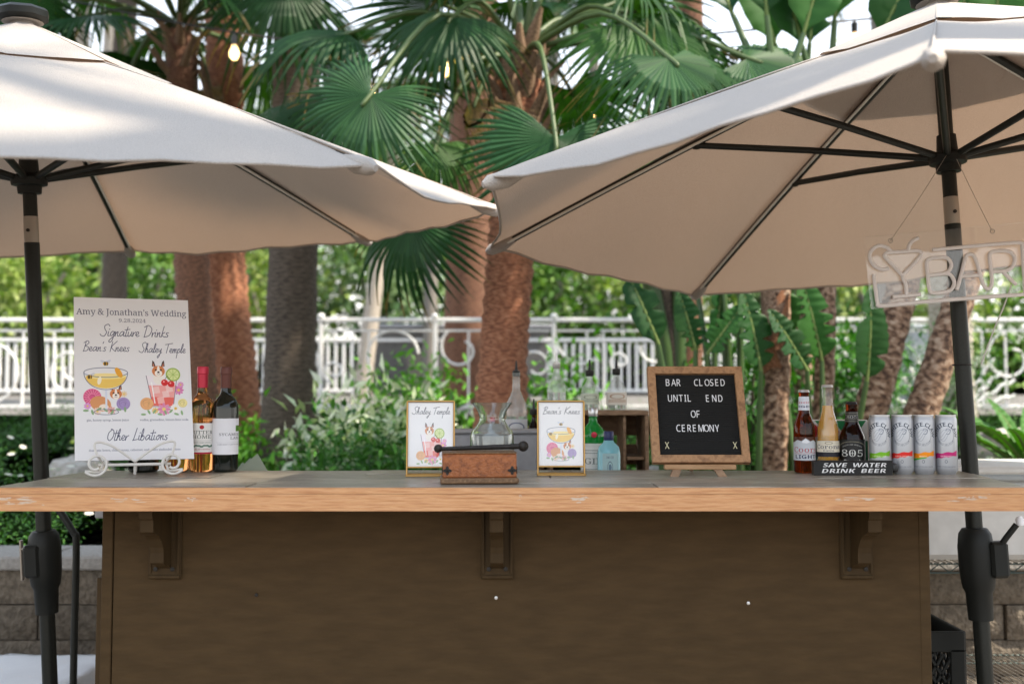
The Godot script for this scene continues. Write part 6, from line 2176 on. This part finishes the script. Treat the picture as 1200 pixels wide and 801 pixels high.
func build_back_bar() -> void:
	var t := thing("back_bar_table", "work table behind the bar that holds bottles and bins", "table", Vector3(-.2, 0, -1.12))
	var b := MB.new()
	b.box(Vector3(0, .915, 0), Vector3(2.2, .03, .62), .004)
	part("table_top", b.mesh(), M.grey_board, t)
	for x in [-1.0, 1.0]:
		for z in [-.26, .26]:
			b = MB.new()
			b.box(Vector3(x, .45, z), Vector3(.05, .9, .05), .003)
			part("leg", b.mesh(), M.crate_wood, t)
	# crate turned on its side as a shelf
	var ty := .93
	var c := thing("wooden_crate", "weathered wooden crate shelf behind the right drink card", "crate", Vector3(.28, ty, -1.02))
	for q in [[Vector3(0, .008, 0), Vector3(.32, .014, .24)], [Vector3(0, .296, 0), Vector3(.32, .014, .24)], [Vector3(-.154, .152, 0), Vector3(.012, .272, .24)], [Vector3(.154, .152, 0), Vector3(.012, .272, .24)], [Vector3(.085, .152, -.005), Vector3(.01, .272, .2)], [Vector3(.119, .15, 0), Vector3(.056, .01, .22)]]:
		b = MB.new(); b.box(q[0], q[1], .002)
		part("board", b.mesh(), M.crate_wood, c)
	for k in 3:
		b = MB.new(); b.box(Vector3(0, .05 + k * .1, -.125), Vector3(.32, .07, .01), .002)
		part("back_slat", b.mesh(), M.crate_wood, c)
	var c2 := thing("wooden_crate", "wooden crate shelf behind the carafe holding the tall clear bottle", "crate", Vector3(-.02, ty, -1.2))
	for q in [[Vector3(0, .008, 0), Vector3(.26, .014, .22)], [Vector3(0, .143, 0), Vector3(.26, .014, .22)], [Vector3(-.124, .0755, 0), Vector3(.012, .119, .22)], [Vector3(.124, .0755, 0), Vector3(.012, .119, .22)]]:
		b = MB.new(); b.box(q[0], q[1], .002)
		part("board", b.mesh(), M.crate_wood, c2)
	# grey board standing behind the carafe
	var g := thing("grey_bin", "plain grey plastic bin behind the carafe", "bin", Vector3(-.055, ty, -.93))
	b = MB.new(); b.box(Vector3(0, .115, 0), Vector3(.28, .23, .14), .008)
	part("body", b.mesh(), M.grey_board, g)
	b = MB.new(); b.box(Vector3(0, .237, 0), Vector3(.29, .012, .15), .004)
	part("lid", b.mesh(), M.grey_board, g)
	var tall := [Vector2(0, 0), Vector2(.034, 0), Vector2(.038, .006), Vector2(.038, .15), Vector2(.035, .175), Vector2(.022, .2), Vector2(.014, .22), Vector2(.013, .27), Vector2(.014, .272), Vector2(.014, .282), Vector2(0, .283)]
	var squat := [Vector2(0, 0), Vector2(.036, 0), Vector2(.04, .006), Vector2(.04, .1), Vector2(.036, .125), Vector2(.022, .15), Vector2(.0135, .17), Vector2(.0125, .2), Vector2(.0135, .202), Vector2(.0135, .212), Vector2(0, .213)]
	var top2 := ty + .15
	var top1 := ty + .303
	liquor("tall clear spirit bottle with black spout and pale label behind the carafe", Vector3(.015, top2, -1.2), tall, M.glass, M.cap_black, plain_label(Color(.86, .88, .9), Color(.3, .35, .5), 3), .03, .12, .13)
	liquor("clear spirit bottle left of the right drink card, without label", Vector3(.15, top1, -1.05), squat.map(func(p): return p * Vector2(.8, .72)), M.glass, M.cap_silver, null, 0, 0, .06)
	liquor("small clear bottle with black spout above the right drink card", Vector3(.262, top1, -1.05), squat.map(func(p): return p * Vector2(.74, .6)), M.glass, M.cap_black, plain_label(Color(.82, .86, .8), Color(.4, .5, .4), 3), .02, .055, .045)
	liquor("clear bottle with pale band label right of the drink card", Vector3(.35, top1, -1.03), squat.map(func(p): return p * Vector2(.82, .62)), M.glass, M.cap_black, plain_label(Color(.87, .86, .83), Color(.6, .4, .2), 3), .018, .06, .055)
	liquor("small bottle with orange red cap beside the tall clear bottle", Vector3(-.065, top2, -1.16), squat.map(func(p): return p * Vector2(.55, .55)), M.rose, M.red_foil, null, 0, 0, 0.0, false, true)
	liquor("small dark brown bottle right of the tall clear bottle", Vector3(.075, top2, -1.14), squat.map(func(p): return p * Vector2(.55, .7)), M.dark_amber, M.cap_black, null, 0, 0)
	var gin := [Vector2(0, 0), Vector2(.034, 0), Vector2(.038, .006), Vector2(.038, .14), Vector2(.039, .15), Vector2(.037, .165), Vector2(.026, .178), Vector2(.014, .19), Vector2(.013, .21), Vector2(.0145, .212), Vector2(.0145, .222), Vector2(0, .223)]
	var pr := Print.new(200, 220, Color(.86, .87, .85))
	pr.rect(20, 20, 180, 200, Color(.9, .9, .88))
	print_text(pr, "GIN", serif, Vector2(100, 120), 34, Color(.25, .3, .28), 1.2)
	for y in [40, 56, 150, 168]: pr.line([Vector2(40, y), Vector2(160, y)], 3, Color(.4, .45, .42))
	var o := liquor("round shouldered green gin bottle with red seal and white label", Vector3(.252, ty + .06, -.79), gin.map(func(p): return p * Vector2(1.0, 1.1)), M.green_glass, M.cap_silver, pr.tex(), .03, .145, 0.0, false, true)
	b = MB.new(); b.lathe([Vector2(0, -.002), Vector2(.009, -.001), Vector2(.009, .002), Vector2(0, .003)], 16)
	var s := part("red_seal", b.mesh(), M.red_foil, o, Vector3(.0, .172, .0405))
	s.rotation.x = PI / 2
	var rs := thing("wooden_riser", "low wooden riser under the green and blue gin bottles", "riser", Vector3(.275, ty, -.75))
	b = MB.new(); b.box(Vector3(0, .0525, 0), Vector3(.2, .015, .2), .002)
	part("board", b.mesh(), M.crate_wood, rs)
	for x in [-.08, .08]:
		b = MB.new(); b.box(Vector3(x, .022, 0), Vector3(.02, .044, .18), .002)
		part("foot", b.mesh(), M.crate_wood, rs)
	pr = Print.new(200, 240, Color(.72, .86, .87))
	pr.ring(Vector2(100, 110), 34, 44, 5, Color(.3, .4, .5))
	pr.disc(Vector2(100, 110), 20, Color(.45, .58, .66), 26)
	print_text(pr, "DRY GIN", serif, Vector2(100, 40), 18, Color(.25, .32, .42), 1.0)
	print_text(pr, "LONDON", serif, Vector2(100, 200), 18, Color(.25, .32, .42), 1.0)
	var sq := [Vector2(0, 0), Vector2(.034, 0), Vector2(.039, .005), Vector2(.039, .12), Vector2(.034, .138), Vector2(.02, .15), Vector2(.0135, .158), Vector2(.0135, .175), Vector2(0, .1755)]
	o = liquor("pale blue square shouldered gin bottle with blue label", Vector3(.292, ty + .06, -.70), sq, M.blue_glass, mat(lin(.02, .03, .12), .4), null, 0, 0, 0.0, true, true)
	b = MB.new(); b.quad(Vector3(-.022, .03, .0405), Vector3(.022, .03, .0405), Vector3(.022, .12, .0405), Vector3(-.022, .12, .0405))
	part("paper_label", b.mesh(), textured(pr.tex(), .5), o)
	# left: napkins, small wooden box and tub
	var n := thing("napkin_stack", "folded sage green napkins standing behind the red wine", "napkins", Vector3(-.8, ty + .096, -.78))
	for k in 3:
		b = MB.new()
		b.extrude(PackedVector2Array([Vector2(-.075, 0), Vector2(.058 - .012 * k, 0), Vector2(.01 - .022 * k, .076 - .012 * k)]), -.004 - .012 * k, .004 - .012 * k)
		var q := part("napkin", b.mesh(), M.napkin, n)
		q.rotation.x = -.12
		q.rotation.y = .1 * k
	var wb := thing("wooden_tray", "shallow pale wooden tray under the green napkins", "tray", Vector3(-.8, ty, -.78))
	for q in [[Vector3(0, .046, 0), Vector3(.24, .092, .14)], [Vector3(0, .046, .0735), Vector3(.246, .05, .006)]]:
		b = MB.new(); b.box(q[0], q[1], .003)
		part("tray_side", b.mesh(), M.pale_wood, wb)
	var tub := thing("plastic_tub", "clear plastic tub with blue grey lid beside the thick dark trunk", "tub", Vector3(-.615, ty, -.8))
	b = MB.new(); b.box(Vector3(0, .052, 0), Vector3(.13, .1, .12), .008)
	part("body", b.mesh(), glass(.25, Color(.8, .85, .88), .12), tub)
	b = MB.new(); b.box(Vector3(0, .107, 0), Vector3(.14, .01, .13), .003)
	part("lid", b.mesh(), M.bin_grey, tub)


# ------------------------------------------------------------------ neon sign
func build_neon_sign() -> void:
	var k := 1.0 / 414.0
	var o := thing("neon_bar_sign", "unlit white neon sign on clear acrylic reading bar with a cocktail glass", "sign", Vector3(1.245, 1.65, -.49))
	o.rotation.z = .088
	o.rotation.y = -.03
	# sign space: pixels of the drawing, centre (1112, 308), taken out of the tilt
	var place := func(x: float, y: float, z := .0) -> Vector3:
		var p := Vector2(x - 1112, 308 - y).rotated(-.088)
		return Vector3(p.x * k, p.y * k, z)
	var b := MB.new()
	b.box(Vector3(.002, .0, -.006), Vector3(.47, .208, .005), .0008)
	part("acrylic_pane", b.mesh(), M.acrylic, o)
	var tubes := [
		["border_tube", [[1022, 318], [1024, 338], [1026, 352], [1030, 355.5], [1070, 351.5], [1120, 347.5], [1170, 344], [1194, 342.5], [1197, 339], [1196, 310], [1195, 286], [1192, 281.5], [1160, 283.5], [1125, 286.5], [1091, 289.5]]],
		["citrus_tube", [[1040, 311], [1032, 312.5], [1023, 308], [1018, 299], [1020, 290], [1028, 284.5], [1037, 286], [1043, 291]]],
		["glass_tube", [[1056, 320], [1046, 309], [1036, 298], [1036, 294.5], [1040, 292.5], [1056, 291.5], [1073, 290.5], [1077.5, 292.5], [1077, 296.5], [1067, 308], [1056, 320], [1059, 330], [1060, 343]]],
		["foot_tube", [[1044, 345], [1060, 343.5], [1076, 342]]],
		["straw_tube", [[1063, 291], [1064, 285], [1068, 279], [1075, 275.5]]],
		["letter_b_tube", [[1086, 319.5], [1100, 318], [1109, 315], [1112.5, 307], [1108, 299.5], [1098, 298.5], [1088, 300], [1084, 305], [1085, 320], [1086, 334], [1089, 340], [1100, 340], [1111, 337], [1115.5, 328], [1111, 319], [1102, 317.5]]],
		["letter_a_tube", [[1118, 337], [1124, 318], [1129, 300], [1133, 295], [1139, 297], [1143, 308], [1147, 325], [1151, 334], [1156, 335], [1159, 328], [1158, 310], [1157, 297], [1160, 292.5], [1170, 291], [1181, 292.5], [1186, 300], [1183, 310], [1175, 314.5], [1160, 315.5]]],
		["crossbar_tube", [[1124, 321], [1145, 319.5]]],
		["leg_tube", [[1171, 315], [1179, 323], [1187, 331]]]]
	for t in tubes:
		var pts := []
		for p in t[1]: pts.append(place.call(p[0], p[1], .0038))
		b = MB.new()
		b.tube(curve(pts, 4) if pts.size() > 2 else pts, .0055, 8)
		part(t[0], b.mesh(), M.neon_tube, o)
	# chains from the umbrella's hub
	var hub := Vector3(1.268, 1.975, -.525)
	for e in [[Vector3(-.012, 0, .0), -.160], [Vector3(.012, 0, .0), .128]]:
		var a: Vector3 = o.to_local(hub + e[0])
		var d := Vector3(e[1], .086, -.0)
		b = MB.new()
		var n := 60
		var pts := []
		var rad := []
		for q in n + 1:
			var f := float(q) / n
			pts.append(a.lerp(d, f) + Vector3.DOWN * .004 * sin(PI * f)); rad.append(.0005 if q % 2 else .001)
		b.tube(pts, rad, 6)
		part("chain", b.mesh(), M.chain, o)
		b = MB.new()
		b.tube(spiral(Vector2(0, 0), .006, .006, 0, TAU, 12), .0011, 6, false)
		part("chain_hook", b.mesh(), M.chain, o, d)
	# white cord to the pole
	var cord := thing("power_cord", "thin white cord from the neon sign to the umbrella pole", "cord")
	b = MB.new()
	b.tube(curve([Vector3(1.415, 1.595, -.485), Vector3(1.39, 1.53, -.485), Vector3(1.365, 1.47, -.49), Vector3(1.335, 1.37, -.51)], 5), .002, 6)
	part("cable", b.mesh(), M.cord_white, cord)
	b = MB.new()
	b.tube(spiral(Vector2(0, 0), .0255, .0255, 0, TAU, 24), .002, 6, false)
	var tie := part("cable_tie", b.mesh(), M.cap_black, cord, Vector3(1.299, 1.37, -.553))
	tie.rotation.x = PI / 2


# ------------------------------------------------------------------ below and beside the bar
func wire_shelf(label: String, x0: float, x1: float, z0: float, z1: float, levels: Array) -> void:
	var w := x1 - x0
	var d := z1 - z0
	var o := thing("wire_shelf_rack", label, "shelf", Vector3(x0, 0, z0), 0, "wire shelf racks behind the bar")
	for x in [.012, w - .012]:
		for z in [.012, d - .012]:
			var b := MB.new()
			b.tube([Vector3(x, 0, z), Vector3(x, levels[levels.size() - 1] + .06, z)], .0125, 10)
			part("post", b.mesh(), M.wire_green, o)
	for y in levels:
		var sh := Node3D.new()
		sh.name = "shelf"; o.add_child(sh, true)
		sh.position = Vector3(0, y, 0)
		for z in [.012, d - .012]:
			for q in [0.0, -.03]:
				var b := MB.new()
				b.tube([Vector3(0, q, z), Vector3(w, q, z)], .0035, 6)
				part("edge_wire", b.mesh(), M.wire_green, sh)
			var b2 := MB.new()
			var pts := []
			var n := int(w / .035)
			for k in n + 1: pts.append(Vector3(w * k / n, -.002 if k % 2 else -.028, z))
			b2.tube(pts, .0024, 5)
			part("truss_wire", b2.mesh(), M.wire_green, sh)
		for x in [.012, w - .012]:
			var b := MB.new()
			b.tube([Vector3(x, 0, 0), Vector3(x, 0, d)], .0035, 6)
			part("edge_wire", b.mesh(), M.wire_green, sh)
		var wm := MB.new()
		wm.tube([Vector3(0, .004, 0), Vector3(0, .004, d)], .0022, 5)
		var wire := wm.mesh()
		var n2 := int(w / .022)
		for k in n2: part("deck_wire", wire, M.steel, sh, Vector3((k + .5) * w / n2, 0, 0))


func build_below() -> void:
	wire_shelf("green black wire shelf rack right of the bar holding the white bin", 1.12, 2.05, -1.55, -1.08, [.3, .715])
	var o := thing("storage_bin", "large white plastic bin with grey lid on the right wire rack", "bin", Vector3(1.6, .722, -1.32))
	var b := MB.new(); b.box(Vector3(0, .135, 0), Vector3(.84, .268, .42), .02)
	part("body", b.mesh(), M.bin_white, o)
	b = MB.new(); b.box(Vector3(0, .281, 0), Vector3(.87, .022, .45), .006)
	part("gasket", b.mesh(), M.bin_grey, o)
	b = MB.new(); b.box(Vector3(0, .305, 0), Vector3(.88, .026, .455), .008)
	part("lid", b.mesh(), M.bin_white, o)
	wire_shelf("small wire shelf rack behind the bar's left end", -1.36, -.75, -1.62, -1.45, [.4, .80])
	o = thing("paper_towel_roll", "pale upright roll on the left wire rack beside the bar", "roll", Vector3(-1.30, .807, -1.52))
	b = MB.new(); b.lathe([Vector2(.02, 0), Vector2(.05, 0), Vector2(.05, .22), Vector2(.02, .22), Vector2(.02, 0)], 28)
	part("roll", b.mesh(), M.paper, o)
	b = MB.new(); b.lathe([Vector2(.017, .0), Vector2(.0195, .0), Vector2(.0195, .225), Vector2(.017, .225), Vector2(.017, .0)], 16)
	part("core", b.mesh(), M.crate_wood, o)
	# black lattice crate at the bar's right foot
	o = thing("milk_crate", "black plastic lattice crate at the right foot of the bar", "crate", Vector3(1.2, .31, -.78))
	var w := .26
	var h := .28
	for s in 4:
		var side := Node3D.new()
		side.name = "side"; o.add_child(side, true)
		side.rotation.y = s * PI / 2
		for q in [[Vector3(0, h - .03, w / 2), Vector3(w, .06, .012)], [Vector3(0, .02, w / 2), Vector3(w, .04, .012)], [Vector3(-w / 2 + .022, h / 2, w / 2), Vector3(.044, h - .1, .012)], [Vector3(w / 2 - .022, h / 2, w / 2), Vector3(.044, h - .1, .012)]]:
			b = MB.new(); b.box(q[0], q[1], .003)
			part("panel", b.mesh(), M.black_plastic, side)
		for k in 6:
			for dirn in [-1.0, 1.0]:
				b = MB.new()
				b.box(Vector3(-.075 + k * .03, h / 2 - .01, w / 2), Vector3(.008, .2, .006), .001, Basis(Vector3(0, 0, 1), .55 * dirn))
				part("lattice_bar", b.mesh(), M.black_plastic, side)
	b = MB.new(); b.box(Vector3(0, .006, 0), Vector3(w - .02, .012, w - .02), .002)
	part("floor", b.mesh(), M.black_plastic, o)
	# low stand under the crate
	o = thing("low_stool", "low wooden stand under the black lattice crate", "stool", Vector3(1.24, 0, -.78))
	b = MB.new(); b.box(Vector3(0, .295, 0), Vector3(.34, .03, .34), .004)
	part("seat", b.mesh(), M.crate_wood, o)
	for x in [-.14, .14]:
		for z in [-.14, .14]:
			b = MB.new(); b.box(Vector3(x, .14, z), Vector3(.04, .28, .04), .003)
			part("leg", b.mesh(), M.crate_wood, o)
	# low bench with white cloth on the left
	o = thing("cloth_bench", "low bench under a white tablecloth left of the bar", "bench", Vector3(-1.98, 0, -1.25))
	b = MB.new(); b.box(Vector3(0, .29, 0), Vector3(.98, .03, .5), .004)
	part("seat", b.mesh(), M.crate_wood, o)
	for x in [-.44, .44]:
		for z in [-.2, .2]:
			b = MB.new(); b.box(Vector3(x, .137, z), Vector3(.04, .275, .04), .003)
			part("leg", b.mesh(), M.crate_wood, o)
	b = MB.new()
	var pts := []
	var nz := FastNoiseLite.new()
	nz.seed = 9; nz.frequency = 5.0
	for r in 25:
		for c in 41:
			var x := lerpf(-.62, .62, c / 40.0)
			var z := lerpf(-.38, .38, r / 24.0)
			var y := .312 + .006 * nz.get_noise_2d(x, z) + .004 * nz.get_noise_2d(x * 4.0, z * 1.5)
			var ox := absf(x) - .492
			var oz := absf(z) - .252
			var px := x
			var pz := z
			if ox > 0: px = signf(x) * (.497 + .02 * sin(z * 30.0) * ox * 5.0); y -= ox * 1.6
			if oz > 0: pz = signf(z) * (.257 + .02 * sin(x * 28.0) * oz * 5.0); y -= oz * 1.6
			pts.append(Vector3(px, y, -pz))
	b.grid(pts, 41)
	part("tablecloth", b.mesh(), M.cloth_white, o)
	# bent black pipe
	o = thing("bent_metal_pipe", "black bent metal pipe standing behind the bar's left end", "pipe", Vector3(-1.435, 0, -1.0))
	b = MB.new()
	b.tube(curve([Vector3(.0, .0, 0), Vector3(0, .5, 0), Vector3(0, .79, 0), Vector3(-.012, .835, 0), Vector3(-.075, .925, 0), Vector3(-.12, .97, 0)], 5), .0115, 12)
	part("tube", b.mesh(), M.bronze, o)
	b = MB.new(); b.lathe([Vector2(0, 0), Vector2(.09, 0), Vector2(.09, .008), Vector2(.02, .012), Vector2(.02, .04), Vector2(.012, .042)], 20)
	part("foot_plate", b.mesh(), M.bronze, o)
	# thin wire under the bar top at the right
	b = MB.new()
	b.tube(curve([Vector3(1.145, 1.015, -.45), Vector3(1.125, .97, -.45), Vector3(1.085, .9, -.45), Vector3(1.055, .84, -.44)], 5), .0014, 5)
	tag(part("hanging_wire", b.mesh(), M.wire), "thin dark wire hanging under the bar top's right end", "wire")
